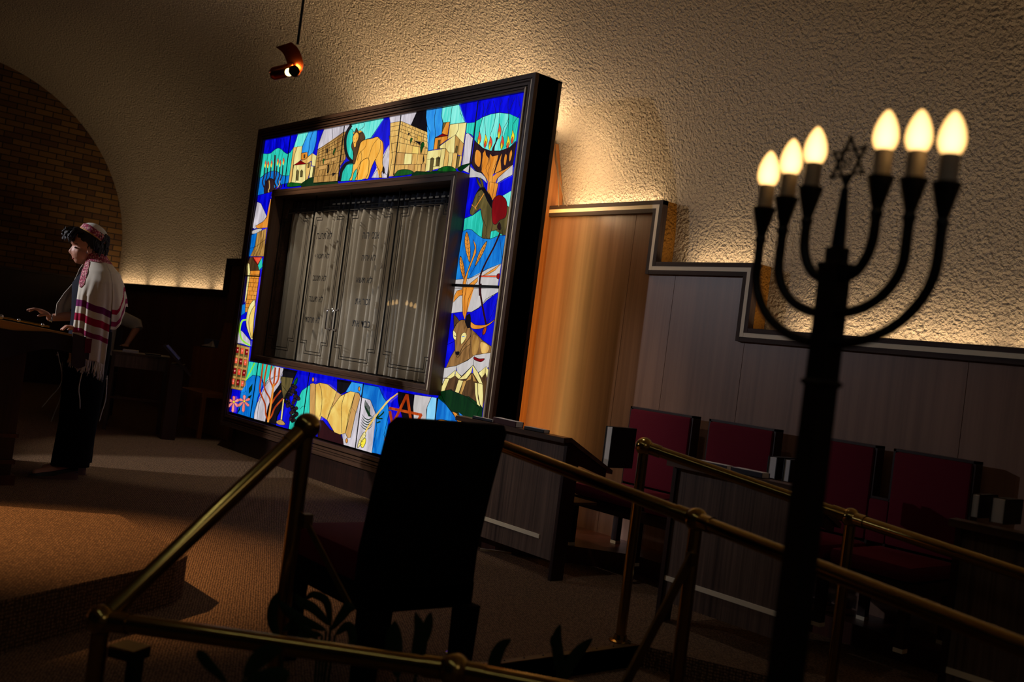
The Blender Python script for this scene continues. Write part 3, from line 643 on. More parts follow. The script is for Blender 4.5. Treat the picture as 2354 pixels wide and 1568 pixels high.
# tree of flames, right top
n_ = 'flame_tree_picture'
G(n_, 'B', 'L', [(1345, 490), (1450, 430), (1560, 390), (1680, 370), (1820, 385), (1955, 450), (1925, 770), (1830, 870), (1690, 920), (1550, 920), (1440, 880), (1320, 760)], 0)
G(n_, 'B', 'T', [(1820, 385), (1965, 450), (1925, 775), (1700, 915), (1760, 640), (1815, 520)], 0, .8); G(n_, 'B', 'T', [(1345, 490), (1440, 445), (1395, 600), (1400, 660), (1380, 830), (1320, 760)], 0, .8)
for L_ in ([(1448, 225), (1455, 330), (1430, 470), (1395, 600), (1400, 660)], [(1545, 205), (1500, 330), (1470, 470), (1485, 690)], [(1590, 195), (1622, 330), (1610, 500), (1545, 700)], [(1715, 175), (1685, 300), (1680, 420), (1680, 520)], [(1808, 160), (1805, 300), (1810, 460), (1740, 600), (1720, 700)], [(1910, 140), (1830, 340), (1812, 480), (1805, 700)], [(1955, 130), (1970, 250), (1985, 370), (1880, 530), (1870, 620)]): Ln(n_, 'B', L_, .9)
for (a, c), q, m_ in (((1390, 640), 1, 0), ((1480, 680), 0, 0), ((1550, 705), 1, 30), ((1680, 520), 2, 0), ((1720, 700), 1, 20), ((1805, 700), 0, 0), ((1870, 620), 0, 0)):
    hh = 190 if q != 2 else 220
    c1, c2 = ('E', 'S') if q else ('S', 'E')
    G(n_, 'B', c1, [(a, c), (a+28, c+hh*.45), (a+12, c+hh*.85), (a-18, c+hh), (a-24, c+hh*.6), (a-8, c+hh*.3)], 1, .8)
    G(n_, 'B', c2, [(a-4+8*(q == 0), c+hh*.5), (a+8, c+hh*.8), (a-8, c+hh*1.05), (a-22, c+hh*.85)], 1, .7)
G(n_, 'B', 'k', [(1325, 770), (1440, 885), (1550, 922), (1690, 922), (1835, 872), (1930, 780), (1910, 900), (1870, 1140), (1720, 1200), (1600, 1250), (1530, 1270), (1420, 1240), (1330, 1200), (1270, 1090), (1300, 1020)], 0)
G(n_, 'B', 'O', [(1345, 910), (1415, 960), (1395, 1150), (1325, 1080)], 1, .8); G(n_, 'B', 'O', [(1770, 965), (1790, 1000), (1770, 1125), (1745, 1110), (1750, 1020)], 1, .8); G(n_, 'B', 'O', [(1855, 905), (1865, 970), (1835, 1070), (1820, 1050), (1830, 950)], 1, .8)
G(n_, 'B', 'O', [(1440, 960), (1475, 905), (1490, 980), (1530, 1030), (1510, 1110), (1485, 1170), (1520, 1280), (1520, 1370), (1480, 1300), (1420, 1215), (1440, 1100)], 0, .8)
G(n_, 'B', 'O', [(1545, 960), (1580, 1000), (1665, 980), (1650, 1060), (1590, 1190), (1582, 1290), (1640, 1240), (1760, 1190), (1870, 1120), (1760, 1230), (1650, 1320), (1610, 1420), (1590, 1568), (1500, 1568), (1525, 1400), (1525, 1200), (1560, 1100)], 0, .8)
G(n_, 'B', 'O', [(1720, 950), (1700, 1060), (1710, 1200), (1610, 1250), (1650, 1120), (1690, 1010)], 0, .8); Ln(n_, 'B', [(1580, 1290), (1568, 1450), (1545, 1568)], .9)
G(n_, 'B', 'k', [(1635, 730), (1660, 740), (1615, 860), (1600, 990), (1565, 985), (1580, 880), (1620, 800)], 1, 0)
G(n_, 'B', 'w', [(1262, 1150), (1330, 1210), (1420, 1240), (1480, 1300), (1505, 1390), (1440, 1330), (1360, 1300), (1245, 1305)], 0); G(n_, 'B', 'w', [(1875, 1120), (1870, 1265), (1760, 1320), (1640, 1395), (1660, 1310), (1760, 1220)], 0)
G(n_, 'B', 'w', [(1150, 1200), (1210, 1150), (1262, 1110), (1240, 1240)], 0)
# donkey
n_ = 'donkey_picture'
G(n_, 'F', 'O', [(637, 200), (735, 220), (700, 400), (665, 420), (625, 320)], 0); Ln(n_, 'F', [(690, 200), (680, 300), (660, 400)], .9)
G(n_, 'F', 'T', [(345, 640), (440, 600), (530, 535), (560, 700), (545, 870), (460, 810), (400, 770), (330, 790)]); G(n_, 'F', 'L', [(785, 365), (895, 300), (865, 510), (820, 470)], 0)
G(n_, 'F', 'T', [(560, 800), (780, 760), (790, 840), (640, 885), (570, 885)])
G(n_, 'F', 'V', [(530, 270), (570, 280), (620, 380), (665, 440), (700, 520), (840, 490), (870, 510), (820, 840), (785, 840), (775, 750), (700, 780), (650, 795), (635, 885), (600, 880), (590, 840), (580, 880), (545, 875), (560, 700), (530, 520), (480, 560), (440, 600), (410, 590), (408, 545), (440, 450), (470, 360)], 0, 1.2)
G(n_, 'F', 'K', [(475, 340), (520, 270), (570, 260), (650, 380), (668, 430), (660, 520), (610, 430), (570, 330), (540, 290)], 0); G(n_, 'F', 'V', [(485, 145), (520, 210), (550, 250), (530, 270), (495, 210)], 1); G(n_, 'F', 'V', [(520, 150), (555, 190), (565, 265), (545, 250)], 1)
G(n_, 'F', 'R', [(700, 380), (760, 360), (820, 410), (835, 500), (820, 620), (750, 660), (710, 710), (670, 690), (660, 560), (668, 440)], 1); G(n_, 'F', 'x', [(745, 685), (762, 720), (760, 775), (735, 770), (722, 735)], 1)
Ln(n_, 'F', [(430, 475), (470, 510), (570, 340)], 1.8, 0, 'glass_O'); Ln(n_, 'F', [(470, 510), (480, 530)], 1.8, 0, 'glass_O'); Ln(n_, 'F', [(505, 380), (522, 370)], 1.2, 0); Ln(n_, 'F', [(560, 650), (600, 760), (600, 840)], .9); Ln(n_, 'F', [(670, 700), (650, 800)], .9)
# barley and bow
n_ = 'barley_picture'
G(n_, 'F', 'M', [(325, 795), (375, 768), (430, 775), (500, 840), (560, 880), (640, 888), (750, 840), (822, 850), (770, 1180), (650, 1230), (540, 1280), (500, 1320), (400, 1360), (320, 1365), (235, 1375)])
G(n_, 'F', 'w', [(235, 1375), (320, 1365), (400, 1360), (500, 1315), (600, 1250), (770, 1180), (730, 1450), (725, 1568), (215, 1568)])
G(n_, 'G', 'w', [(305, 110), (790, 110), (770, 150), (640, 230), (560, 330), (480, 380), (380, 378), (260, 395)]); G(n_, 'G', 'B', [(255, 395), (380, 378), (480, 380), (570, 330), (640, 250), (775, 145), (690, 790), (500, 620), (240, 1010), (170, 1010)], 0)
for tip, base, wd in (((370, 800), (405, 1170), 44), ((300, 1090), (350, 1400), 34), ((605, 910), (465, 1220), 30)):
    a, c = tip; a2, c2 = base; mx_, my_ = (a+a2)/2, (c+c2)/2; dx, dy = a2-a, c2-c; q = math.hypot(dx, dy); nx_, ny_ = -dy/q*wd, dx/q*wd
    G(n_, 'F', 'O', [(a, c), (a+dx*.25+nx_*.7, c+dy*.25+ny_*.7), (a+dx*.6+nx_*.7, c+dy*.6+ny_*.7), (a2, c2), (a+dx*.6-nx_*.5, c+dy*.6-ny_*.5), (a+dx*.25-nx_*.5, c+dy*.25-ny_*.5)], 1, 1)
    Ln(n_, 'F', [(a, c), (a2, c2)], .8, 0)
    for k in range(1, 7):
        t = k/7.5; cx_, cy_ = a+dx*t, c+dy*t; Ln(n_, 'F', [(cx_+nx_*.6-dx*.04, cy_+ny_*.6-dy*.04), (cx_, cy_+10), (cx_-nx_*.45-dx*.04, cy_-ny_*.45-dy*.04)], .7, 0)
G(n_, 'F', 'O', [(445, 890), (480, 960), (480, 1050), (440, 1150), (390, 1280), (360, 1430), (350, 1568), (310, 1568), (330, 1400), (385, 1250), (440, 1090), (465, 990)], 0, 1)
G(n_, 'F', 'O', [(500, 1345), (495, 1395), (430, 1470), (370, 1568), (320, 1568), (400, 1430)], 0, 1); Ln(n_, 'F', [(465, 1220), (400, 1340), (375, 1430)], .8)
G(n_, 'F', 'O', [(765, 1185), (700, 1260), (620, 1310), (560, 1325), (640, 1270)], 0, .8); G(n_, 'F', 'E', [(510, 1325), (720, 1325), (718, 1345), (510, 1342)], 0, .7); G(n_, 'F', 'R', [(722, 1310), (750, 1305), (745, 1365), (718, 1355)], 1)
G(n_, 'G', 'O', [(330, 140), (380, 125), (395, 180), (350, 200), (290, 270), (300, 200)], 0, 1); G(n_, 'G', 'O', [(395, 100), (510, 100), (450, 230), (430, 400), (410, 465), (390, 400), (385, 250)], 0, 1); Ln(n_, 'G', [(430, 110), (405, 250), (405, 400)], .8)
Ln(n_, 'F', [(755, 810), (690, 970), (600, 1150), (540, 1290), (520, 1400), (520, 1568)], 3.6, mat='glass_x'); Ln(n_, 'G', [(580, 60), (575, 160), (600, 330), (635, 520)], 4.2, mat='glass_x', taper=False)
G(n_, 'G', 'r', [(625, 540), (640, 560), (625, 620), (600, 635), (600, 590)], 1); Ln(n_, 'F', [(750, 840), (775, 1110)], .8); Ln(n_, 'G', [(770, 170), (700, 400), (640, 520), (580, 690)], .7)
G(n_, 'G', 'O', [(475, 490), (530, 525), (640, 520), (735, 455), (660, 530), (560, 570), (480, 560)], 1)
# wolf
n_ = 'wolf_picture'
G(n_, 'G', 'b', [(480, 570), (530, 620), (600, 700), (695, 770), (685, 840), (600, 860), (520, 865), (440, 920), (330, 990), (215, 1005), (260, 890), (310, 800), (400, 740)], 0)
G(n_, 'G', 'b', [(350, 480), (420, 475), (470, 560), (475, 640), (440, 700), (380, 790), (350, 880), (325, 880), (310, 810), (305, 700), (285, 620), (300, 560)], 1, 1.2)
G(n_, 'G', 'D', [(295, 400), (330, 440), (355, 480), (310, 530), (298, 560)], 0); G(n_, 'G', 'K', [(465, 395), (475, 450), (470, 555), (440, 560), (415, 490), (430, 420)], 0); G(n_, 'G', 'C', [(290, 590), (320, 620), (318, 690), (292, 670)], 1, .8); G(n_, 'G', 'C', [(375, 640), (415, 610), (430, 660), (375, 740)], 1, .8)
G(n_, 'G', 'K', [(312, 830), (355, 825), (350, 860), (328, 865)], 1, 0); Ln(n_, 'G', [(300, 645), (320, 655)], 1.6, 0); Ln(n_, 'G', [(385, 660), (410, 650)], 1.8, 0, 'glass_M'); Ln(n_, 'G', [(360, 870), (400, 800), (470, 740)], .9); Ln(n_, 'G', [(480, 570), (470, 760), (460, 900)], .9); Ln(n_, 'G', [(228, 745), (298, 712)], 1)
G(n_, 'G', 'G', [(500, 640), (560, 690), (540, 840), (490, 850)], 1, 0); G(n_, 'G', 'H', [(580, 720), (660, 760), (650, 830), (590, 840)], 1, 0)
# tents of flames below the wolf
n_ = 'tents_picture'
G(n_, 'G', 'D', [(190, 1080), (650, 1060), (630, 1300), (600, 1460), (400, 1380), (200, 1290)], 0, 0); G(n_, 'G', 'h', [(150, 1290), (270, 1250), (330, 1320), (450, 1330), (530, 1390), (600, 1460), (590, 1568), (300, 1568), (130, 1350)], 0)
G(n_, 'G', 'w', [(187, 1010), (320, 985), (320, 1040), (220, 1120), (165, 1125)]); G(n_, 'G', 'w', [(320, 985), (440, 925), (515, 865), (500, 975), (380, 1100), (330, 1060)]); G(n_, 'G', 'w', [(515, 865), (690, 835), (665, 1000), (550, 1060), (500, 975)])
G(n_, 'G', 'w', [(165, 1125), (205, 1130), (160, 1230), (148, 1270)], 0); G(n_, 'G', 'R', [(510, 885), (560, 905), (620, 905), (580, 940), (512, 915)], 1)
for pts_, c_ in (([(312, 1035), (305, 1100), (260, 1130), (220, 1120)], 'C'), ([(315, 1035), (375, 1105), (350, 1135), (312, 1100)], 'C'), ([(500, 975), (480, 1060), (430, 1130), (350, 1140), (400, 1090)], 'C'), ([(495, 975), (550, 1060), (600, 1190), (560, 1180), (500, 1070)], 'C'), ([(485, 1065), (475, 1140), (420, 1155)], 'G'), ([(490, 1065), (540, 1165), (500, 1160)], 'G'),
                 ([(555, 1065), (640, 990), (620, 1080), (590, 1120)], 'C'), ([(635, 995), (660, 1030), (650, 1130), (625, 1060)], 'C'), ([(205, 1130), (250, 1130), (200, 1270), (148, 1275)], 'C'), ([(345, 1145), (395, 1155), (350, 1290), (310, 1375), (262, 1370), (310, 1270)], 'C'), ([(395, 1155), (432, 1155), (380, 1310), (330, 1372), (312, 1372), (360, 1280)], 'G'),
                 ([(515, 1175), (545, 1180), (550, 1350), (575, 1445), (540, 1420), (520, 1300)], 'C'), ([(548, 1180), (600, 1195), (605, 1330), (598, 1460), (570, 1420), (550, 1300)], 'C')): G(n_, 'G', c_, pts_, 0, .9)
# ---- left strip
n_ = 'left_strip_picture'
G(n_, 'C', 'W', [(235, 130), (262, 135), (300, 225), (275, 265), (220, 310), (205, 300)], 0); G(n_, 'C', 'O', [(318, 105), (330, 110), (305, 300), (235, 305), (225, 290), (275, 260), (300, 230)], 0)
G(n_, 'C', 'B', [(240, 85), (335, 60), (315, 130), (300, 225), (262, 140), (235, 125)], 0); G(n_, 'C', 'w', [(205, 320), (260, 305), (265, 320), (225, 340), (200, 340)], 1)
G(n_, 'C', 'M', [(195, 350), (235, 335), (225, 420), (190, 492), (172, 492)], 0); G(n_, 'C', 'G', [(235, 335), (300, 305), (280, 492), (190, 492), (222, 420)], 0)
for k in range(3): Ln(n_, 'C', [(250+k*16, 320), (240+k*15, 420), (210+k*18, 490)], .8)
Ln(n_, 'C', [(185, 440), (230, 425), (290, 380)], .8)
G(n_, 'C', 'D', [(185, 500), (205, 495), (250, 560), (255, 625), (160, 625), (165, 540)], 0); G(n_, 'C', 'R', [(205, 495), (272, 495), (240, 552), (215, 520)], 0); G(n_, 'C', 'E', [(210, 498), (268, 498), (240, 545)], 0); G(n_, 'C', 'T', [(268, 500), (272, 560), (250, 585), (240, 552)], 0)
G(n_, 'C', 'O', [(185, 590), (255, 588), (225, 800), (215, 860), (150, 865), (168, 760)], 0); G(n_, 'C', 'C', [(165, 535), (185, 545), (190, 600), (165, 770), (150, 810), (172, 620)], 0)
for k in range(9):
    yy = 610+k*28; Ln(n_, 'C', [(180-k*3, yy), (250-k*4, yy+4)], .8, 0); Ln(n_, 'C', [(200-k*3+(k % 2)*14, yy), (197-k*3+(k % 2)*14, yy+28)], .7, 0); Ln(n_, 'C', [(222-k*3+(k % 2)*10, yy), (219-k*3+(k % 2)*10, yy+28)], .7, 0)
G(n_, 'C', 'M', [(130, 815), (158, 812), (155, 870), (120, 890)], 0); G(n_, 'C', 'B', [(118, 890), (170, 865), (160, 960), (205, 1060), (105, 1000)], 0)
G(n_, 'C', 'C', [(222, 785), (180, 830), (162, 930), (180, 1010), (205, 1045), (215, 900)], 1); G(n_, 'C', 'p', [(225, 820), (195, 860), (180, 930), (190, 1010), (205, 1030), (215, 900)], 1)
G(n_, 'C', 'W', [(105, 985), (135, 990), (190, 1055), (190, 1095), (130, 1075), (98, 1070)], 0); Ln(n_, 'C', [(165, 915), (135, 925), (120, 985), (135, 1050), (190, 1090)], 3.6, mat='glass_v')
G(n_, 'C', 'V', [(95, 1072), (185, 1100), (160, 1395), (55, 1375), (75, 1240), (92, 1150)], 0)
for r in range(4):
    for c in range(3):
        cx_, cy_ = 106-r*10+c*31, 1118+r*70+c*7
        G(n_, 'C', 'E' if (r+c) % 2 else 'R', [(cx_-9, cy_-20), (cx_+11, cy_-18), (cx_+7, cy_+20), (cx_-13, cy_+18)], 0, .9); G(n_, 'C', 'P', [(cx_-4, cy_-6), (cx_+5, cy_-6), (cx_+3, cy_+4), (cx_-4, cy_+3)], 0, 0)
for r in range(5): Ln(n_, 'C', [(92-r*10, 1088+r*69), (180-r*6, 1108+r*69)], 4.6, 0, 'glass_G')
for c in range(4): Ln(n_, 'C', [(92+c*31-2, 1085+c*5), (58+c*31, 1372+c*5)], 2.6, 0, 'glass_G')
# ---- bottom strip
n_ = 'flowers_picture'
G(n_, 'D', 'T', [(375, 65), (570, 95), (570, 300), (520, 270), (430, 255), (330, 340), (350, 200)], 0); G(n_, 'D', 'M', [(330, 340), (430, 255), (520, 270), (580, 380), (500, 560), (440, 860), (215, 790), (260, 490), (330, 490)], 0)
Ln(n_, 'D', [(455, 85), (400, 200), (330, 330)], 3, mat='glass_v')
for a in ([(425, 375), (415, 460), (375, 520), (375, 440)], [(415, 530), (380, 600), (355, 590), (370, 550)], [(215, 785), (260, 670), (250, 740)]): G(n_, 'D', 'h', a, 0, .8)
for cx_, cy_, s_ in ((165, 628, 1.), (310, 618, 1.05)):
    for k, (an, ln) in enumerate(((-90, 85), (-25, 85), (45, 95), (95, 150), (140, 110), (200, 75))):
        a_ = math.radians(an); ux, uy = math.cos(a_), math.sin(a_); ln *= s_
        G(n_, 'D', 'P', [(cx_, cy_), (cx_+ux*ln*.45-uy*20, cy_+uy*ln*.45+ux*20), (cx_+ux*ln*.85-uy*22, cy_+uy*ln*.85+ux*22), (cx_+ux*ln, cy_+uy*ln), (cx_+ux*ln*.85+uy*18, cy_+uy*ln*.85-ux*18), (cx_+ux*ln*.45+uy*16, cy_+uy*ln*.45-ux*16)], 0, .7)
    G(n_, 'D', 'S', [(cx_-12, cy_-10), (cx_+12, cy_-12), (cx_+12, cy_+14), (cx_-10, cy_+12)], 1, .6)
n_ = 'branched_tree_picture'
G(n_, 'D', 'T', [(560, 95), (730, 130), (690, 280), (610, 350), (590, 420), (560, 300)], 0)
G(n_, 'D', 'W', [(450, 780), (490, 640), (560, 520), (620, 340), (720, 280), (730, 130), (860, 160), (820, 280), (800, 420), (700, 560), (640, 880), (600, 905), (445, 865)], 0); Ln(n_, 'D', [(560, 520), (510, 680), (490, 870)], .9); Ln(n_, 'D', [(820, 270), (740, 280), (620, 380), (560, 520)], .9)
G(n_, 'D', 'K', [(855, 160), (1050, 200), (960, 350), (880, 600), (760, 820), (750, 940), (600, 905), (640, 700), (700, 530), (830, 350)], 0)
for L_ in ([(570, 100), (545, 300), (530, 480), (600, 660), (610, 800), (640, 880)], [(628, 110), (590, 330), (600, 460), (660, 570), (670, 640)], [(690, 125), (665, 300), (700, 400), (700, 430)], [(745, 150), (720, 380), (690, 560), (640, 910)], [(800, 155), (780, 320), (720, 410)], [(820, 470), (740, 570), (690, 650)], [(850, 580), (740, 700), (690, 820), (650, 870)]): Ln(n_, 'D', L_, 3.6, mat='glass_r')
Ln(n_, 'D', [(720, 380), (690, 600), (640, 910)], 4., mat='glass_O')
n_ = 'goblet_picture'
G(n_, 'D', 'B', [(890, 590), (935, 520), (960, 800), (920, 1010), (750, 960), (770, 830)], 0)
G(n_, 'D', 'V', [(820, 275), (990, 295), (965, 400), (890, 520), (855, 600), (840, 520), (825, 400)], 0); Ln(n_, 'D', [(840, 400), (900, 480), (960, 500)], .9); G(n_, 'D', 'C', [(845, 590), (868, 590), (835, 880), (812, 880)], 0); G(n_, 'D', 'G', [(755, 900), (820, 875), (880, 930), (850, 950), (780, 940)], 1)
n_ = 'grapes_picture'
G(n_, 'D', 'T', [(1050, 600), (1110, 470), (1225, 395), (1215, 840), (1350, 890), (1340, 960), (1060, 900), (980, 1020), (925, 1000), (950, 850)], 0); G(n_, 'D', 'g', [(1050, 290), (1040, 370), (990, 400), (1010, 330)], 1); Ln(n_, 'D', [(1085, 730), (1120, 690), (1160, 690)], .9)
random.seed(11)
for k in range(46):
    t = k/46; yy = 400+t*500; half = 80*(1-abs(t-.45)*1.5)+12; xx = 985+random.uniform(-half, half)
    G(n_, 'D', 'k' if k % 3 else 'K', [(xx-20, yy-14), (xx+8, yy-24), (xx+26, yy+4), (xx+6, yy+26), (xx-18, yy+18)], 1, .8)
n_ = 'scroll_picture'
G(n_, 'D', 'K', [(1600, 315), (1800, 345), (1710, 490), (1650, 520), (1600, 480)], 0); G(n_, 'D', 'Y', [(1800, 350), (1960, 380), (1940, 560), (1900, 500), (1720, 490)], 0)
G(n_, 'D', 'x', [(1320, 880), (1400, 885), (1500, 1010), (1650, 1080), (1700, 1230), (1330, 1130)], 0); G(n_, 'D', 'W', [(1665, 1075), (1760, 1000), (1920, 560), (2060, 600), (2140, 800), (2150, 1000), (2080, 1340), (1690, 1225)], 0)
G(n_, 'D', 'p', [(1300, 385), (1360, 360), (1470, 385), (1600, 490), (1640, 530), (1560, 600), (1500, 740), (1460, 880), (1380, 825), (1360, 885), (1290, 890)], 0); Ln(n_, 'D', [(1350, 365), (1385, 500), (1385, 700), (1360, 830)]); G(n_, 'D', 'q', [(1225, 380), (1265, 365), (1302, 385), (1295, 720), (1290, 890), (1215, 840)], 0); G(n_, 'D', 'q', [(1590, 490), (1660, 530), (1520, 720)], 0)
G(n_, 'D', 'p', [(1460, 880), (1520, 720), (1640, 550), (1780, 480), (1850, 495), (1760, 800), (1715, 1060), (1640, 1082), (1560, 1050)], 0); Ln(n_, 'D', [(1710, 510), (1660, 700), (1665, 1060)])
G(n_, 'D', 'q', [(1850, 495), (1905, 510), (1922, 560), (1860, 780), (1800, 700)], 0); G(n_, 'D', 'q', [(1800, 700), (1860, 770), (1785, 1120), (1745, 1130), (1715, 1060)], 0)
for a, c in ((1265, 315), (1907, 445), (1732, 1165)): G(n_, 'D', 'O', [(a, c-32), (a+16, c), (a+4, c+32), (a-10, c+26), (a-16, c-4)], 1)
n_ = 'lulav_picture'
G(n_, 'D', 'M', [(1965, 385), (2180, 420), (2240, 560), (2300, 640), (2320, 780), (2250, 1080), (2310, 1380), (2080, 1330), (2150, 1000), (2140, 800), (2060, 600), (1930, 560)], 0)
for k in range(8): Ln(n_, 'D', [(1990+k*9, 600+k*14), (1985+k*10, 700+k*15), (2040+k*6, 830)], 1.4, mat='glass_h')
for s_ in (-1, 1):
    for k in range(5): Ln(n_, 'D', [(2030+k*-6, 880+k*34), (2030-k*6+s_*50, 850+k*34), (2030-k*6+s_*85, 800+k*36)], 2.6, mat='glass_h', taper=True)
for L_ in ([(2150, 860), (2180, 770), (2190, 750)], [(2150, 860), (2230, 790), (2245, 760)], [(2150, 860), (2230, 860)], [(2150, 920), (2200, 900)]): Ln(n_, 'D', L_, 3.2, mat='glass_h')
Ln(n_, 'D', [(2354, 570), (2250, 680), (2130, 830), (2040, 960), (1990, 1050)], 3.6, mat='glass_p'); Ln(n_, 'E', [(880, 355), (720, 480), (640, 590)], 3.2, mat='glass_p')
G(n_, 'D', 'C', [(1975, 1045), (1998, 1090), (1950, 1180), (1895, 1260), (1880, 1250), (1910, 1150)], 1); G(n_, 'D', 'S', [(1990, 1130), (1995, 1190), (1955, 1265), (1925, 1230), (1940, 1170)], 1)
for k in range(4): Ln(n_, 'D', [(1905+k*20, 1205-k*40), (1945+k*16, 1225-k*45)], .8, 0)
n_ = 'star_picture'
G(n_, 'E', 'K', [(885, 330), (1125, 375), (1110, 600), (1110, 770), (965, 770), (905, 560), (880, 450)], 0); G(n_, 'E', 'w', [(1130, 375), (1385, 410), (1310, 600), (1300, 780), (1120, 770), (1108, 560)], 0); G(n_, 'E', 'A', [(1385, 410), (1465, 425), (1435, 780), (1300, 780), (1320, 560)], 0)
G(n_, 'E', 'M', [(1485, 430), (1600, 520), (1720, 680), (1860, 810), (1440, 780)], 0); G(n_, 'E', 'M', [(1790, 640), (1860, 650), (1930, 740), (2010, 815), (1850, 810)], 0); G(n_, 'E', 'h', [(1510, 330), (1660, 300), (1900, 400), (2110, 580), (2010, 820), (1930, 740), (1800, 640), (1700, 640), (1600, 520)], 0)
G(n_, 'E', 'O', [(1470, 765), (1540, 750), (1690, 795), (1480, 782)], 1); G(n_, 'E', 'O', [(1695, 628), (1760, 650), (1860, 810), (1790, 805)], 0)
for p_, q_ in (((745, 575), (1240, 680)), ((1018, 370), (690, 1070)), ((1018, 370), (1075, 760)), ((760, 620), (855, 1150)), ((1235, 670), (1010, 1090)), ((690, 1050), (1010, 1100))): Ln(n_, 'E', [p_, q_], 6.2, 0, 'glass_r')
# section bars of the whole border
Z_ = [((490, 690), (400, 1440), 'A', 2.2), ((1265, 560), (1170, 1358), 'A', 2.4), ((262, 405), (155, 1275), 'B', 2.4), ((1375, 200), (1242, 1232), 'B', 2.4), ((505, 80), (392, 850), 'D', 2.2), ((1215, 220), (1125, 860), 'D', 2.2), ((1965, 370), (1850, 1275), 'D', 2.4), ((1475, 420), (1435, 790), 'E', 2.4), ((160, 622), (255, 625), 'C', 3.2)]
for i_, (a, c, cr, w_) in enumerate(Z_): Ln('section_bar|%d' % i_, cr, [a, c], w_, 0)
for nm, (mb, mats) in FIG.items(): mb.build(nm.split('|')[0], mats, SGB)
# the thick bar across the right strip stands proud of the glass
p0, p1 = on_y(1040, 653, YG), on_y(1150, 660, YG)
b = MB(); b.box(IX1, OX1+.01, YG-.03, YG-.012, p1.z-.012, p1.z+.006); b.build('glazing_bar', 'lead', SGB)
# ================================================================= reading desks
def desk(x0, x1, label, first=False):
    t = empty('reading_desk', ((x0+x1)/2, 3.9, 0), label, 'desk', 'reading desks in front of the red seats')
    m = MB(); m.box(x0, x1-.02, 3.715, 3.733, .10, .745); m.build('front_panel', 'deskwood', t)
    m = MB(); m.box(x0+.01, x1-.14 if first else x1-.03, 3.709, 3.716, .197, .219); m.build('inlay_strip', 'pale_strip', t)
    for xx in (x0, x1-.022):
        m = MB(); m.prism([(xx, 3.70, .0), (xx, 3.79, .0), (xx, 3.80, .35), (xx, 3.80, .62), (xx, 4.02, .56), (xx, 4.02, .60), (xx, 3.70, .745)], (.022, 0, 0)); m.build('side_panel', 'darkwood', t)
    m = MB(); m.prism([(x0-.01, 3.66, .735), (x0-.01, 3.66, .762), (x0-.01, 3.715, .765), (x0-.01, 4.06, .60), (x0-.01, 4.06, .578), (x0-.01, 3.715, .74)], (x1-x0+.02, 0, 0)); m.build('desk_top', 'walnut_h', t)
    m = MB(); m.box(x0+.02, x1-.02, 3.733, 4.0, .40, .415); m.build('shelf', 'walnut_h', t)
    return t
desk(-4.72, -3.79, 'dark veneered reading desk with a pale inlay strip, beside the ark', True)
desk(-3.06, -2.38, 'dark veneered reading desk with books, half hidden by the menorah pillar')
desk(-1.70, -.85, 'dark reading desk at the far right edge, below two upright books')
# ---- books
def book(label, loc, size, rz=0, rx=0, ry=0, cover='navy_cover', stand=False, group=None):
    w, d, h = size
    t = bpy.data.objects.new('prayer_book', None); COL.objects.link(t); t.location = loc; t.rotation_euler = (rx, ry, rz)
    tag(t, label, 'book', group)
    c = MB(); th = .004
    c.box(-w/2, w/2, -d/2, d/2, 0, th, bev=.001); c.box(-w/2, w/2, -d/2, d/2, h-th, h, bev=.001); c.box(-w/2, w/2, d/2-th, d/2, 0, h)
    p = MB(); p.box(-w/2+.004, w/2-.004, -d/2+.004, d/2-th, th, h-th)
    for nm, mb, mt in (('cover', c, cover), ('page_block', p, 'pages')):
        o = bpy.data.objects.new(nm, mb.mesh(nm, [mt])); COL.objects.link(o); o.parent = t
    return t
GB = 'prayer books on the reading desks'
sl = -math.atan2(.165, .345)
def lying(px_, py_, z, label, w=.16, d=.12, h=.03, cover='navy_cover', rz=.0):
    p = on_z(px_, py_, z); return book(label, (p.x, p.y, z+.004), (w, d, h), rz=rz, cover=cover, group=GB)
# books leaning against the desk ledge, page edges up
def leaning(x, y, z, w, h, th, label, cover='navy_cover', rz=0.):
    """book standing on its spine, page block upward"""
    return book(label, (x, y, z), (w, h, th), rx=math.radians(-90), rz=rz, cover=cover, group=GB)
def book_up(pa, pb, yref, th, hgt, label, cover='navy_cover', rz=0., tall=False):
    a, c = on_y(*pa, yref), on_y(*pb, yref); w = abs(c.x-a.x)
    t = bpy.data.objects.new('prayer_book', None); COL.objects.link(t); t.location = ((a.x+c.x)/2, yref, 0.762 if not tall else a.z); t.rotation_euler = (0, 0, rz)
    tag(t, label, 'book', GB)
    cb, pb_ = MB(), MB()
    cb.box(-w/2, w/2, 0, .004, 0, hgt-.001); cb.box(-w/2, w/2, th-.004, th, 0, hgt-.001); cb.box(-w/2, w/2, 0, th, 0, .004)
    pb_.box(-w/2+.002, w/2-.002, .004, th-.004, .004, hgt)
    for nm, mb, mt in (('cover', cb, cover), ('page_block', pb_, 'pages')):
        o = bpy.data.objects.new(nm, mb.mesh(nm, [mt])); COL.objects.link(o); o.parent = t
    return t
book_up((1086, 960), (1130, 965), 3.672, .030, .018, 'thin navy book lying at the left end of the desk beside the ark')
book_up((1128, 962), (1190, 974), 3.675, .055, .034, 'thick maroon book between two navy books on the desk beside the ark', 'maroon_cover', rz=-.12)
book_up((1205, 980), (1250, 988), 3.672, .045, .020, 'small black book at the right end of the desk beside the ark', 'black_cover')
book_up((1545, 1040), (1594, 1052), 3.672, .04, .012, 'thin black book partly behind the brass rail on the middle desk', 'black_cover')
book_up((1600, 1058), (1670, 1071), 3.672, .055, .026, 'left of two open-topped navy books on the middle desk')
book_up((1680, 1074), (1752, 1088), 3.672, .06, .026, 'right of two open-topped navy books on the middle desk')
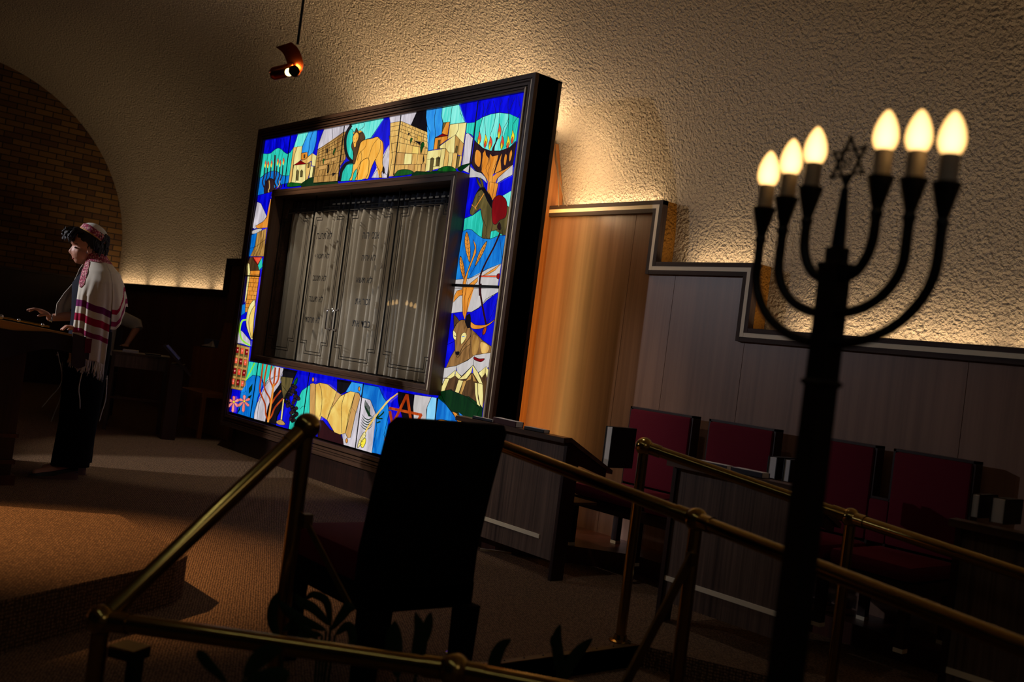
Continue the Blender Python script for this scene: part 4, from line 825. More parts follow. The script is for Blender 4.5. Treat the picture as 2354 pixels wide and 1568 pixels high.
def book_stand(px0, py0, px1, py1, yref, dep, pw, label, cover='black_cover'):
    """upright book seen from its fore-edge: silver-white page edge, dark boards"""
    top, bot = on_y(px0, py0, yref), on_y(px1, py1, yref); h = top.z-bot.z
    t = bpy.data.objects.new('prayer_book', None); COL.objects.link(t); t.location = (bot.x, yref, bot.z); t.rotation_euler = (0, 0, 0)
    tag(t, label, 'book', 'upright books on the reading desks')
    c, p = MB(), MB()
    c.box(-.004, 0, 0, dep, 0, h); c.box(pw, pw+.004, 0, dep, 0, h); c.box(-.004, pw+.004, dep-.004, dep, 0, h); p.box(0, pw, .006, dep-.004, .002, h-.004)
    c.box(-.004, pw+.004, .03, dep, h-.004, h)
    for nm, mb, mt in (('cover', c, cover), ('page_block', p, 'pages')):
        o = bpy.data.objects.new(nm, mb.mesh(nm, [mt])); COL.objects.link(o); o.parent = t
    return t
book_stand(1400, 980, 1383, 1072, 4.09, .20, .045, 'tall upright book with pale page edge between the ark desk and first red seat')
book_stand(1773, 1049, 1762, 1098, 4.0, .16, .042, 'upright book left of its twin at the end of the middle desk')
book_stand(1806, 1055, 1798, 1106, 4.0, .16, .030, 'narrow upright book nearest the menorah pillar on the middle desk')
book_stand(2246, 1136, 2230, 1188, 3.80, .15, .026, 'left upright book on the far right desk')
book_stand(2290, 1144, 2276, 1200, 3.80, .15, .045, 'right thicker upright book on the far right desk')
# ---- upholstered settees: two padded backs with a notch between
def settee(x0, xa, xb, x1, label):
    t = empty('settee', ((x0+x1)/2, 4.4, .10), label, 'settee', 'red upholstered settees against the paneled wall')
    yb = 4.60; zt, zn, zs = .945, .70, .46
    for a, c in ((x0, xa), (xb, x1)):
        m = MB(); m.box(a+.012, c-.012, yb-.035, yb+.02, zs+.02, zt-.012, bev=.018); m.build('backrest', 'red_fabric', t, 50)
        m = MB(); m.box(a, a+.012, yb-.02, yb+.05, zs, zt); m.box(c-.012, c, yb-.02, yb+.05, zs, zt); m.box(a, c, yb-.02, yb+.05, zt-.012, zt); m.box(a+.01, c-.01, yb+.02, yb+.045, zs, zt-.01)
        m.build('back_frame', 'darkwood', t)
    m = MB(); m.box(xa-.01, xb+.01, yb-.03, yb+.02, zs+.02, zn-.012, bev=.012); m.build('backrest', 'red_fabric', t, 50)
    m = MB(); m.box(xa-.005, xb+.005, yb-.022, yb+.05, zn-.012, zn); m.build('back_frame', 'darkwood', t)
    for a, c in ((x0, (xa+xb)/2-.004), ((xa+xb)/2+.004, x1)):
        m = MB(); m.box(a+.02, c-.02, 4.14, 4.57, .40, .475, bev=.03); m.build('seat', 'red_fabric', t, 50)
    m = MB(); m.box(x0+.01, x1-.01, 4.16, 4.60, .34, .40); m.build('seat_frame', 'darkwood', t)
    for xx in (x0+.02, (x0+x1)/2, x1-.05):
        for yy in (4.18, 4.57):
            m = MB(); m.box(xx-.02, xx+.02, yy-.02, yy+.02, .115, .36); l_ = m.build('leg', 'darkwood', t)
            m = MB(); m.box(xx-.022, xx+.022, yy-.022, yy+.022, .10, .118); m.build('foot_cap', 'pale_strip', l_)
settee(-4.18, -3.685, -3.57, -3.12, 'dark red two-back settee behind the middle desk, nearer the ark')
settee(-2.95, -2.53, -2.446, -2.046, 'dark red two-back settee right of the menorah pillar')
# ================================================================= foreground dining style chair
CH = empty('parsons_chair', (-2.80, 1.97, 0), 'black high-backed upholstered chair with dark red seat, seen from behind at center', 'chair')
y0, y1 = 1.745, 2.195
def TT(px_, py_, x): return on_x(px_, py_, x)
xt, xb_ = -2.505, -2.545
bk = MB(); secs = []
for z, xo in ((.30, -2.60), (.48, -2.60), (.70, -2.565), (.89, -2.525), (.915, -2.53)):
    th = .085 if z < .9 else .06; ya, yc = (y0, y1) if z < .9 else (y0+.012, y1-.012)
    r_ = []
    for (sx, sy) in ((0, 0), (1, 0), (1, 1), (0, 1)):
        pass
    c = .02; x_a, x_c = xo-th, xo
    r_ = [(x_a+c, ya, z), (x_c-c, ya, z), (x_c, ya+c, z), (x_c, yc-c, z), (x_c-c, yc, z), (x_a+c, yc, z), (x_a, yc-c, z), (x_a, ya+c, z)]
    secs.append(r_)
bk.loft(secs); bk.build('backrest', 'black_fabric', CH, 35)
m = MB(); m.box(-3.13, -2.62, y0+.005, y1-.005, .37, .475, bev=.03); m.build('seat', 'red_fabric', CH, 50)
m = MB(); m.box(-3.12, -2.60, y0+.01, y1-.01, .29, .375, bev=.008); m.build('seat_skirt', 'black_fabric', CH, 50)
for xx, yy in ((-3.09, y0+.035), (-3.09, y1-.035), (-2.60, y0+.035), (-2.60, y1-.035)):
    s = 0
    m = MB(); m.loft([[(xx+s-.028, yy-.028, 0), (xx+s+.028, yy-.028, 0), (xx+s+.028, yy+.028, 0), (xx+s-.028, yy+.028, 0)], [(xx-.034, yy-.034, .30), (xx+.034, yy-.034, .30), (xx+.034, yy+.034, .30), (xx-.034, yy+.034, .30)]])
    m.build('leg', 'black_fabric', CH)
# ================================================================= brass handrails
def rail(name, label, pts, ends, posts, bars=(), r=.0235, rb=.039, ext=None):
    t = empty(name, (pts[0][0], pts[0][1], posts[0][2] if posts else 0), label, 'handrail', 'polished brass handrails around the bimah steps')
    for p, q in zip(pts[:-1], pts[1:]):
        p, q = Vector(p), Vector(q); d = (q-p).normalized()
        m = MB(); m.tube([p, q], r, 20); o = m.build('rail_tube', 'brass', t, 60)
        for e, s in ((p, 1), (q, -1)): c = MB(); c.tube([e+d*s*.030, e+d*s*.075], r+.0035, 20); c.build('collar', 'brass', o, 60)
    for p in ends: m = MB(); m.ball(p, rb, 28); m.build('ball_finial', 'brass', t, 80)
    for (x, y, zb, zt) in posts:
        m = MB(); m.tube([(x, y, zb), (x, y, zt)], r*.95, 20); po = m.build('post', 'brass', t, 60)
        m = MB(); m.lathe([(.048, 0), (.048, .006), (.03, .012), (.027, .03)], (x, y, zb), 20); m.build('base_flange', 'brass', po, 40)
    for p, q, w_ in bars:
        p, q = Vector(p), Vector(q); d = (q-p).normalized(); sd = d.cross(Vector((0, 0, 1))).normalized(); up = sd.cross(d)
        m = MB(); m.prism([p-up*w_/2, q-up*w_/2, q+up*w_/2, p+up*w_/2], sd*.008); ba = m.build('brace_bar', 'brass_dull', t)
        m = MB(); m.box(p.x-.014, p.x+.014, p.y-.014, p.y+.014, p.z-.02, p.z+.02); m.build('bracket', 'brass_dull', ba)
    return t
A0 = Vector((-2.93, 2.424, .822)); A1 = Vector((-2.015, 2.583, .703)); A2 = at_d(2354, 1490, 2.2); A3 = A1+(A2-A1)*1.6
rail('handrail', 'nearer right brass handrail, running from behind the black chair past the menorah', [A0, A1, A3], [A0, A1, A3], [(A0.x, A0.y, 0, A0.z), (A1.x, A1.y, -.20, A1.z), (A3.x, A3.y, -.5, A3.z)], [(at_d(1590, 1285, 3.16), at_d(1400, 1650, 2.75), .05)])
B0 = Vector((-2.857, 3.246, .840)); B1 = Vector((-2.088, 3.64, .688)); B2 = at_d(2354, 1322, 3.3); B3 = B1+(B2-B1)*1.7
rail('handrail', 'farther right brass handrail, its ball end before the first red settee', [B0, B1, B3], [B0, B1, B3], [(B0.x, B0.y, 0, B0.z), (B1.x, B1.y, -.2, B1.z), (B3.x, B3.y, -.5, B3.z)])
K0 = at_d(706, 980, 2.90); K1 = at_d(235, 1425, 2.52); K2 = at_d(1045, 1540, 2.35); K3 = K2+(K2-K1)*.9; K3.z = K2.z
rail('handrail', 'brass stair rail sloping down to the lower left ball and along the bottom edge', [K0, K1, K2, K3], [K0, K1, K2, K3], [(K0.x, K0.y, 0, K0.z), (K1.x, K1.y, LOWZ, K1.z), (K2.x, K2.y, LOWZ, K2.z), (K3.x, K3.y, LOWZ, K3.z)], [(K0+Vector((.03, .02, -.27)), at_d(812, 1405, 2.84), .016)])
# small brass topped stand behind the lower left post
P = [(262, 1472), (320, 1466), (325, 1478), (265, 1500)]
q = at_d(292, 1482, 2.62)
b = MB(); b.mat(0); R_ = Matrix.Translation(q) @ Matrix.Rotation(.55, 4, 'Z'); b.box(-.03, .05, -.035, .035, -.006, .0, R_)
b.mat(1); b.box(-.03, .05, -.035, .035, -.03, -.006, R_); b.box(.02, .045, -.02, .02, -.75, -.03, R_)
solo(b, 'music_stand', ['brass', 'black_metal'], (q.x, q.y, LOWZ), 'small stand with a brass top plate behind the lower left rail post', 'stand')
# ================================================================= menorahs
def menorah(origin, ax, zoff, label, floorz):
    ax = Vector(ax).normalized(); nr = Vector((-ax.y, ax.x, 0)); o = Vector(origin)
    t = empty('menorah', (o.x, o.y, floorz), label, 'menorah', 'seven branched electric menorahs')
    P = lambda s, z, n=0: o+ax*s+nr*n+Vector((0, 0, z+zoff))
    def rectloft(mb, secs):
        mb.loft([[P(-w/2, z, -d/2), P(w/2, z, -d/2), P(w/2, z, d/2), P(-w/2, z, d/2)] for w, d, z in secs])
    fz = floorz-zoff
    m = MB(); rectloft(m, [(.30, .26, fz), (.30, .26, fz+.03), (.12, .10, fz+.06), (.060, .046, fz+.12), (.049, .038, .60), (.042, .034, 1.366)]); m.build('pillar', 'black_metal', t)
    m = MB(); rectloft(m, [(.044, .036, 1.352), (.050, .040, 1.368), (.044, .036, 1.370)]); m.build('pillar_collar', 'black_metal', t); m = MB(); rectloft(m, [(.046, .038, 1.160), (.056, .046, 1.166), (.046, .038, 1.172)])
    m.build('pillar_collar', 'black_metal', t)
    m = MB(); rectloft(m, [(.030, .026, 1.366), (.030, .026, 1.396)]); m.build('stem_block', 'black_metal', t)
    m = MB(); m.lathe([(.0125, 1.396), (.0105, 1.44), (.0065, 1.497), (.002, 1.50), (.003, 1.515)], o+Vector((0, 0, zoff)), 16); m.build('spire', 'blue_metal', t, 40)
    for s, zt, zj in ((.087, 1.506, 1.344), (.150, 1.494, 1.285), (.212, 1.480, 1.234)):
        for sg in (-1, 1):
            if sg > 0: s = {.087: .080, .150: .151, .212: .217}[s]
            zc = zt-.052; zm = zj+(.075 if s < .1 else s*.62)
            pts = []
            for k in range(15):
                a_ = PI/2*k/14; pts.append(P(sg*(.020+(s-.020)*math.sin(a_)), zj+(zm-zj)*(1-math.cos(a_))))
            pts += [P(sg*s, zm+(zc-zm)*.5), P(sg*s, zc)]
            m = MB(); m.tube(pts, .0088, 14); ar = m.build('branch', 'black_metal', t, 60)
            m = MB(); m.lathe([(.010, zc-.012), (.011, zc-.004), (.0085, zc), (.0215, zt), (.0215, zt+.002), (.012, zt+.002)], o+ax*sg*s+Vector((0, 0, zoff)), 20); m.build('candle_cup', 'black_metal', ar, 40)
            m = MB(); m.lathe([(.0145, zt), (.0145, zt+.044), (.013, zt+.045)], o+ax*sg*s+Vector((0, 0, zoff)), 20); m.build('candle_sleeve', 'sleeve_white', ar, 40)
            m = MB(); m.lathe([(.010, zt+.043), (.016, zt+.049), (.0196, zt+.058), (.0204, zt+.067), (.0186, zt+.080), (.0142, zt+.093), (.0088, zt+.103), (.0038, zt+.109), (.0005, zt+.111)], o+ax*sg*s+Vector((0, 0, zoff)), 24); m.build('flame_bulb', 'bulb', ar, 60)
    # star finial
    sc_ = .042; zc = 1.541; m = MB()
    for q in (0, 1):
        tr = [(sc_*math.sin(2*PI*k/3+q*PI), sc_*math.cos(2*PI*k/3+q*PI)) for k in range(3)]
        m.tube([P(a, zc+c, .0004*q) for a, c in tr], .0042, 6, closed=True)
    for k in range(6): m.ball(P(sc_*math.sin(PI*k/3), zc+sc_*math.cos(PI*k/3)), .0045, 8)
    m.tube([P(0, 1.512), P(-.008, zc-.02)], .002, 6); m.tube([P(0, 1.512), P(.008, zc-.02)], .002, 6)
    st_ = m.build('star_finial', 'black_metal', t)
    vs, fs = text_mesh('ש'); x0, x1 = min(v.x for v in vs), max(v.x for v in vs); yb0, yb1 = min(v.y for v in vs), max(v.y for v in vs)
    m = MB(); m.add([P((v.x-(x0+x1)/2)*.026/(x1-x0), zc-.011+(v.y-yb0)/(yb1-yb0)*.022, -.002) for v in vs], fs); m.build('star_letter', 'black_metal', st_)
    return t
# bulbs: frosted glass lit from within (hotter in the middle of the envelope)
m_, n, l, bs = newmat('bulb')
lw = n.new('ShaderNodeLayerWeight'); lw.inputs['Blend'].default_value = .5
mx = n.new('ShaderNodeMix'); mx.data_type = 'RGBA'; mx.inputs['A'].default_value = (1.0, .62, .24, 1); mx.inputs['B'].default_value = (1., .50, .13, 1)
l.new(lw.outputs['Facing'], mx.inputs['Factor']); l.new(mx.outputs['Result'], bs.inputs['Emission Color']); mr_ = n.new('ShaderNodeMapRange'); mr_.inputs['To Min'].default_value = 3.3; mr_.inputs['To Max'].default_value = 1.0; l.new(lw.outputs['Facing'], mr_.inputs['Value']); l.new(mr_.outputs[0], bs.inputs['Emission Strength'])
bs.inputs['Base Color'].default_value = (.3, .2, .1, 1)
menorah((-.935, 1.485, 0), (.958, -.287, 0), 0, 'tall black seven-branched menorah with six lit flame bulbs and a star, right foreground', LOWZ)
menorah((-10.2, 1.18, 0), (.97, -.25, 0), .075, 'second menorah beyond the left edge, seen as small bulb reflections in the ark glass', 0)
# ================================================================= hanging copper spot lamp
DL = 4.4
def LP(x, y, t=DL): return at_d(x, y, t)
LT = LP(665, 140); glow('spot_glow', (255, 226, 140), 5.)
t = empty('pendant_lamp', (LT.x, LT.y, LT.z), 'copper pendant spot lamp with curved shield hanging above the ark, lit', 'lamp')
top = LP(684, 102); z_c = VZ+VR
m = MB(); m.tube([top, (top.x, top.y, z_c)], .006, 8); m.build('rod', 'black_metal', t, 60)
m = MB(); m.lathe([(.05, -.02), (.05, 0)], (top.x, top.y, z_c), 20); m.build('canopy_plate', 'black_metal', t, 40)
ax = (LP(697, 155)-LP(626, 170)).normalized()    # lamp body axis
c0, c1 = LP(628, 170), LP(668, 161)
m = MB(); m.tube([c0-ax*.012, c0, c0+ax*.008, c1, c1+ax*.02], [.018, .028, .030, .030, .030], 24); m.build('lamp_body', 'copper', t, 50)
cr_ = LP(676, 158, DL-.05)
m = MB(); m.ball(LP(664, 166, DL-.022), .0175, 16); m.build('bulb', 'spot_glow', t, 60)
m = MB(); m.tube([LP(677, 162, DL-.045), LP(676, 163, DL-.065)], [.022, .024], 24); m.build('lamp_cap', 'black', t, 50)
# curved copper band
band = cat_rom([LP(634, 108), LP(650, 122), LP(660, 145), LP(664, 165), LP(672, 176), LP(682, 176)], 6)
wd = (LP(670, 97)-LP(634, 108)); wd = wd + CF*(-.02)
m = MB()
off = CF*.006
A_ = band; B_ = cat_rom([LP(670, 97, DL-.03), LP(686, 112, DL-.03), LP(696, 138, DL-.03), LP(697, 155, DL-.03), LP(691, 168, DL-.03), LP(684, 176, DL-.03)], 6)
vs = [p for q in zip(A_, B_) for p in q]+[p+off for q in zip(A_, B_) for p in q]; n_a = len(A_)
fs = []
for i in range(n_a-1):
    a = 2*i; fs += [(a, a+1, a+3, a+2), (2*n_a+a, 2*n_a+a+2, 2*n_a+a+3, 2*n_a+a+1), (a, a+2, 2*n_a+a+2, 2*n_a+a), (a+1, 2*n_a+a+1, 2*n_a+a+3, a+3)]
m.add(vs, fs); m.build('reflector_band', 'copper', t, 50)
# ================================================================= plants inside the railing
def leaf(mb, pts, w, fold=.25):
    P = cat_rom(pts, 6); n = len(P); L, C_, R_ = [], [], []
    for i, p in enumerate(P):
        t_ = i/(n-1); ww = w*(math.sin(PI*min(1, t_*1.02))**.6)*(1-.25*t_)/2+.001
        d = (P[min(i+1, n-1)]-P[max(i-1, 0)]).normalized(); s = d.cross(CF).normalized(); up = s.cross(d)
        L.append(p-s*ww+up*ww*fold); C_.append(p); R_.append(p+s*ww+up*ww*fold)
    vs = L+C_+R_; fs = []
    for i in range(n-1): fs += [(i, i+1, n+i+1, n+i), (n+i, n+i+1, 2*n+i+1, 2*n+i)]
    th = Vector((0, 0, .0012)); m2 = [v+CF*.0015 for v in vs]; k = len(vs)
    mb.add(vs+m2, fs+[tuple(k+j for j in f)[::-1] for f in fs])
def plant(name, label, potpx, D, leaves, stems=(), wrap=False, mat='leaf'):
    bp = at_d(*potpx, D); bz = LOWZ
    t = empty(name, (bp.x, bp.y, bz), label, 'plant')
    m = MB(); m.lathe([(.055, bz), (.075, bz+.16), (.08, bz+.165), (.08, bz+.18), (.07, bz+.18)], (bp.x, bp.y, 0), 24); m.build('pot', 'pot', t, 40)
    m = MB(); m.lathe([(.068, bz+.170), (.068, bz+.173)], (bp.x, bp.y, 0), 24); m.build('soil', 'soil', t)
    base = Vector((bp.x, bp.y, bz+.17)); m = MB()
    for pts, w in leaves: leaf(m, [at_d(a, c, D+dd) for a, c, dd in pts], w*(.62 if len(leaves) > 5 else .82))
    m.build('foliage', mat, t, 60)
    m = MB()
    for pts, w in leaves:
        q = at_d(*pts[0][:2], D+pts[0][2]); m.tube(cat_rom([base, (base+q)/2+Vector((0, 0, .03)), q], 5), .0035, 6)
    m.build('stem', mat, t, 60)
    if wrap:
        m = MB(); rg = []
        for z, rr in ((bz+.02, .06), (bz+.12, .085), (bz+.2, .13), (bz+.26, .17)):
            rg.append([(bp.x+math.cos(2*PI*k/32)*rr*(1+.12*math.sin(k*2.9+z*9)), bp.y+math.sin(2*PI*k/32)*rr*(1+.12*math.cos(k*3.7)), z+.02*math.sin(k*1.7)*(rr/.1)) for k in range(32)])
        m.loft(rg, cap=False); m.loft([[(a+.002, c, z-.003) for a, c, z in r_] for r_ in rg][::-1], cap=False); m.build('paper_wrap', 'paper_wrap', t, 30)
    return t
plant('potted_plant', 'dark leafy plant below the post of the stair rail, left of the black chair', (740, 1620), 2.75,
      [([(760, 1440, 0), (720, 1400, 0), (690, 1385, 0), (680, 1365, 0)], .05), ([(760, 1440, 0), (750, 1385, 0), (720, 1368, 0), (700, 1380, .02)], .04), ([(760, 1450, 0), (790, 1410, 0), (800, 1395, 0), (815, 1400, 0)], .05), ([(750, 1450, 0), (700, 1430, 0), (660, 1405, 0), (640, 1380, .0)], .05), ([(740, 1460, 0), (700, 1460, 0), (690, 1480, 0), (685, 1500, 0)], .05), ([(770, 1460, 0), (800, 1440, 0), (810, 1470, 0), (800, 1500, 0)], .045), ([(640, 1470, 0), (625, 1430, 0), (628, 1390, 0), (640, 1360, 0)], .05), ([(730, 1470, 0), (690, 1440, 0), (670, 1440, .02), (650, 1450, .02)], .05)])
plant('potted_plant', 'plant with two broad dark leaves standing under the chair seat', (940, 1640), 2.62,
      [([(915, 1560, 0), (905, 1500, 0), (905, 1460, 0), (908, 1428, 0)], .062), ([(955, 1560, 0), (962, 1500, 0), (966, 1455, 0), (955, 1408, 0)], .052), ([(962, 1500, 0), (978, 1460, 0), (985, 1430, 0), (990, 1408, 0)], .035)])
plant('potted_plant', 'plant with one curved pointed leaf right of the lower ball', (1150, 1640), 2.6, [([(1130, 1580, 0), (1135, 1530, 0), (1150, 1490, 0), (1175, 1470, 0)], .045)])
plant('potted_plant', 'plant with a forked pair of dark leaves before the brass floor strip', (1300, 1660), 2.7, [([(1290, 1570, 0), (1285, 1520, 0), (1280, 1470, 0), (1288, 1436, 0)], .04), ([(1295, 1570, 0), (1310, 1530, 0), (1335, 1495, 0), (1362, 1468, 0)], .045), ([(1285, 1500, 0), (1275, 1480, 0), (1268, 1462, 0)], .03)])
plant('potted_plant', 'potted plant in crumpled pale paper wrap at the bottom edge, below the brass rail', (540, 1590), 2.1, [([(560, 1560, 0), (590, 1520, 0), (620, 1500, 0), (650, 1495, 0)], .05), ([(520, 1570, 0), (480, 1530, 0), (460, 1505, 0), (455, 1495, 0)], .03), ([(560, 1570, 0), (640, 1560, 0), (660, 1568, 0)], .06)], wrap=True)
# ================================================================= reading table on the left
LX = -6.45
t = empty('reading_table', (-7.1, 1.3, 0), 'dark wooden reading table with sloped top and draped cloth at left edge', 'table')
def tz(y): return .987-(y-1.52)*.095
m = MB(); m.prism([(LX, .5, tz(.5)-.05), (LX, .5, tz(.5)), (LX, 1.99, tz(1.99)), (LX, 1.99, tz(1.99)-.012), (LX, 1.55, tz(1.55)-.05)], (-1.25, 0, 0)); m.build('table_top', 'gold_wood', t)
m = MB(); m.box(LX-1.15, LX-.03, .6, 1.70, .05, .93); m.build('table_body', 'darkwood', t)
for z in (.14, .30):
    m = MB(); m.box(LX-1.16, LX-.018, .59, 1.715, z-.012, z+.012); m.build('moulding', 'redwood', t)
m = MB(); m.box(LX-1.19, LX-.01, .57, 1.725, 0, .06); m.build('base_board', 'redwood', t)
# draped cloths
m = MB(); rg = []
ys = [1.0+.03*k for k in range(36)]
for j, f in enumerate((0, .25, .5, .75, 1.)):
    rg.append([(LX+.012+.010*math.sin(y*26)*f, y, tz(y)-(.012 if y > 1.8 else .012+.036*min(1, (1.8-y)/.2))-(.20-.10*abs(math.sin(y*4.2)))*f) for y in ys])
m.loft(rg, cap=False, closed=False); m.loft([[(x-.006, y, z) for x, y, z in r_] for r_ in rg], cap=False, closed=False)
TCL = empty('table_cloth', (LX, 1.5, .9), 'dark brown cloth with scalloped edge draped over the side of the reading table', 'cloth'); m.build('drape', 'dark_cloth', TCL, 50)
m = MB(); q = [on_x(a, c, LX+.03) for a, c in ((168, 766), (199, 776), (196, 842), (180, 848), (164, 840))]
m.prism(q, (-.012, 0, 0)); m.mat(1); q = [on_x(a, c, LX+.032) for a, c in ((196, 778), (212, 779), (208, 812), (194, 811))]; m.prism(q, (-.002, 0, 0))
m.build('embroidered_panel', ['plaque', 'red_fabric'], TCL)
RZ = lambda y: tz(y)+.018
t2 = empty('torah_pointer', (LX-.2, 1.6, RZ(1.6)), 'thin gold rod with silver balls lying on the reading table', 'pointer')
m = MB(); m.tube([(LX-.15, 1.35, RZ(1.35)), (LX-.15, 1.84, RZ(1.84))], .006, 10); m.build('rod', 'brass', t2, 60)
for y in (1.40, 1.545, 1.56, 1.66, 1.80):
    m = MB(); m.ball((LX-.15, y, RZ(y)+.002), .011 if y != 1.56 else .015, 14); m.build('ball', 'silver', t2, 70)
t3 = empty('large_book', (LX-.6, 1.5, tz(1.5)), 'large black book lying on the reading table under the right hand', 'book')
m = MB(); m.prism([(LX-.32, 1.45, tz(1.45)+.002), (LX-.32, 1.85, tz(1.85)+.002), (LX-.32, 1.85, tz(1.85)+.02), (LX-.32, 1.45, tz(1.45)+.02)], (-.5, 0, 0)); m.build('cover', 'black_cover', t3)
# ================================================================= figures
def remesh(mb, name, mats, parent, vox=.006, smooth_it=6):
    me = mb.mesh('tmp', mats); o = bpy.data.objects.new('tmp', me); COL.objects.link(o)
    r_ = o.modifiers.new('r', 'REMESH'); r_.mode = 'VOXEL'; r_.voxel_size = vox; r_.use_smooth_shade = True
    s_ = o.modifiers.new('s', 'SMOOTH'); s_.iterations = smooth_it; s_.factor = .5
    dg_ = bpy.context.evaluated_depsgraph_get(); dg_.update()
    nm = bpy.data.meshes.new_from_object(o.evaluated_get(dg_)); nm.name = name
    bpy.data.objects.remove(o)
    off = worldloc(parent)
    for v in nm.vertices: v.co -= off
    nm.materials.clear()
    for q in mats: nm.materials.append(MATS[q])
    nm.polygons.foreach_set('use_smooth', [True]*len(nm.polygons))
    ob = bpy.data.objects.new(name, nm); COL.objects.link(ob); ob.parent = parent; return ob
FW = Vector((-.15, -.989, 0)).normalized(); LF = Vector((-FW.y, FW.x, 0)); BO = Vector((-6.84, 2.17, 0))
def Q(f, l, z): return BO+FW*f+LF*l+Vector((0, 0, z))
RM = Matrix((( LF.x, FW.x, 0, 0), (LF.y, FW.y, 0, 0), (0, 0, 1, 0), (0, 0, 0, 1)))   # local (l, f, z)
def caps(m, pts, rs, seg=14):
    pts = [Q(*p) for p in pts]
    m.tube(pts, rs, seg); m.ball(pts[0], rs[0], seg); m.ball(pts[-1], rs[-1], seg)
def ell(m, c, r, rot=None): m.ball(Q(*c), 1., 20, (1, 1, 1), RM @ (rot if rot else Matrix()) @ Matrix.Diagonal((r[1], r[0], r[2], 1)))
PER = empty('person', tuple(BO), 'person in white prayer shawl with magenta stripes and skullcap, standing at the reading table', 'person')
m = MB()
tilt = Matrix.Rotation(-.30, 4, 'X')     # head bowed forward
ell(m, (.088, 0, 1.555), (.098, .078, .095), tilt)             # cranium
ell(m, (.118, 0, 1.475), (.070, .058, .072), tilt)             # face
ell(m, (.125, 0, 1.432), (.042, .040, .034))                   # jaw
ell(m, (.140, 0, 1.416), (.018, .020, .016))                   # chin
ell(m, (.160, .0, 1.533), (.035, .050, .020))                  # brow
caps(m, [(.175, 0, 1.515), (.192, 0, 1.473)], [.008, .011]); ell(m, (.182, .0, 1.464), (.014, .016, .009))
ell(m, (.142, .034, 1.478), (.026, .022, .024)); ell(m, (.142, -.034, 1.478), (.026, .022, .024))
ell(m, (.166, 0, 1.446), (.012, .020, .006)); ell(m, (.160, 0, 1.432), (.011, .018, .007))
for s in (-1, 1):
    ell(m, (.088, s*.077, 1.497), (.016, .009, .028)); ell(m, (.078, s*.081, 1.500), (.012, .006, .024))
caps(m, [(.075, 0, 1.48), (.045, 0, 1.40), (.02, 0, 1.34)], [.052, .052, .060])
caps(m, [(.0, 0, 1.30), (-.005, 0, 1.10), (.0, 0, .95)], [.115, .11, .12])
for s in (-1, 1): caps(m, [(.0, s*.06, 1.34), (.0, s*.155, 1.325)], [.05, .045])
# arms: left (near) hand on the table edge, right hand reaching over the page
caps(m, [(.0, .155, 1.31), (-.02, .172, 1.06)], [.042, .034]); caps(m, [(-.02, .172, 1.06), (.085, .168, .987)], [.034, .025])
caps(m, [(.0, -.155, 1.31), (.06, -.185, 1.06)], [.042, .036]); caps(m, [(.06, -.185, 1.06), (.235, -.20, 1.022)], [.036, .024])
# left hand: palm down, fingers curled over the edge
ell(m, (.122, .168, .980), (.042, .036, .015))
for k, (dl, ln) in enumerate(((.030, .058), (.012, .066), (-.008, .062), (-.027, .050))):
    caps(m, [(.145, (.168)+dl, .987), (.145+ln*.55, (.168)+dl*1.1, .988), (.145+ln*.95, (.168)+dl*1.15, .962)], [.0092, .0086, .0074], 10)
caps(m, [(.098, .138, .978), (.128, .116, .975), (.156, .113, .966)], [.011, .010, .008], 10)
# right hand: raised, knuckles up, fingers forward
ell(m, (.275, -.20, 1.052), (.046, .036, .017), Matrix.Rotation(.35, 4, 'X'))
for k, (dl, ln) in enumerate(((.030, .060), (.010, .070), (-.010, .066), (-.028, .052))):
    caps(m, [(.300, -.20+dl, 1.065), (.300+ln*.6, -.20+dl*1.2, 1.069), (.300+ln*1.1, -.20+dl*1.3, 1.060-.004*k)], [.0092, .0086, .0074], 10)
caps(m, [(.255, -.165, 1.045), (.285, -.148, 1.036), (.312, -.150, 1.026)], [.011, .010, .008], 10)
# legs and feet
for s, f0 in ((1, .03), (-1, -.05)):
    caps(m, [(-.005, s*.085, .92), (f0*.6, s*.095, .50), (f0+.03, s*.10, .10)], [.085, .055, .036]); caps(m, [(f0+.03, s*.10, .09), (f0+.14, s*.105, .04), (f0+.20, s*.11, .03)], [.035, .032, .026])
remesh(m, 'body', ['skin'], PER, .0048, 4)
# face details
m = MB()
for s in (-1, 1): ell(m, (.168, s*.032, 1.502), (.008, .013, .006))
m.build('eye', 'eye_dark', PER, 60)
m = MB()
for s in (-1, 1): caps(m, [(.184, s*.012, 1.523), (.178, s*.034, 1.530), (.160, s*.052, 1.522)], [.003, .004, .002], 6)
m.build('eyebrow', 'hair', PER)
m = MB(); ell(m, (.174, 0, 1.447), (.007, .018, .005)); ell(m, (.168, 0, 1.431), (.008, .016, .006)); m.build('lips', 'lip', PER, 60)
# hair: a cap of overlapping locks, swept to a curly quiff over the forehead
m = MB(); ell(m, (.078, 0, 1.575), (.104, .086, .086), tilt); ell(m, (.030, 0, 1.535), (.052, .078, .066))
ell(m, (.06, .062, 1.545), (.05, .028, .05)); ell(m, (.06, -.062, 1.545), (.05, .028, .05))
random.seed(21)
for k in range(90):
    a_ = random.uniform(-.95, .95); u = random.random()
    f0, l0, z0 = .115+.05*u, a_*.062, 1.605+.02*random.random()-.01*abs(a_)
    ln = random.uniform(.05, .095); dz = random.uniform(-.075, .005)
    p = [(f0, l0, z0), (f0+ln*.5, l0+random.uniform(-.01, .01), z0+.012), (f0+ln*.9, l0+random.uniform(-.02, .02), z0+dz*.5), (f0+ln*.95+random.uniform(-.01, .01), l0+random.uniform(-.02, .02), z0+dz)]
    m.tube([Q(*v) for v in cat_rom(p, 3)], [.007]*9+[.003], 6)
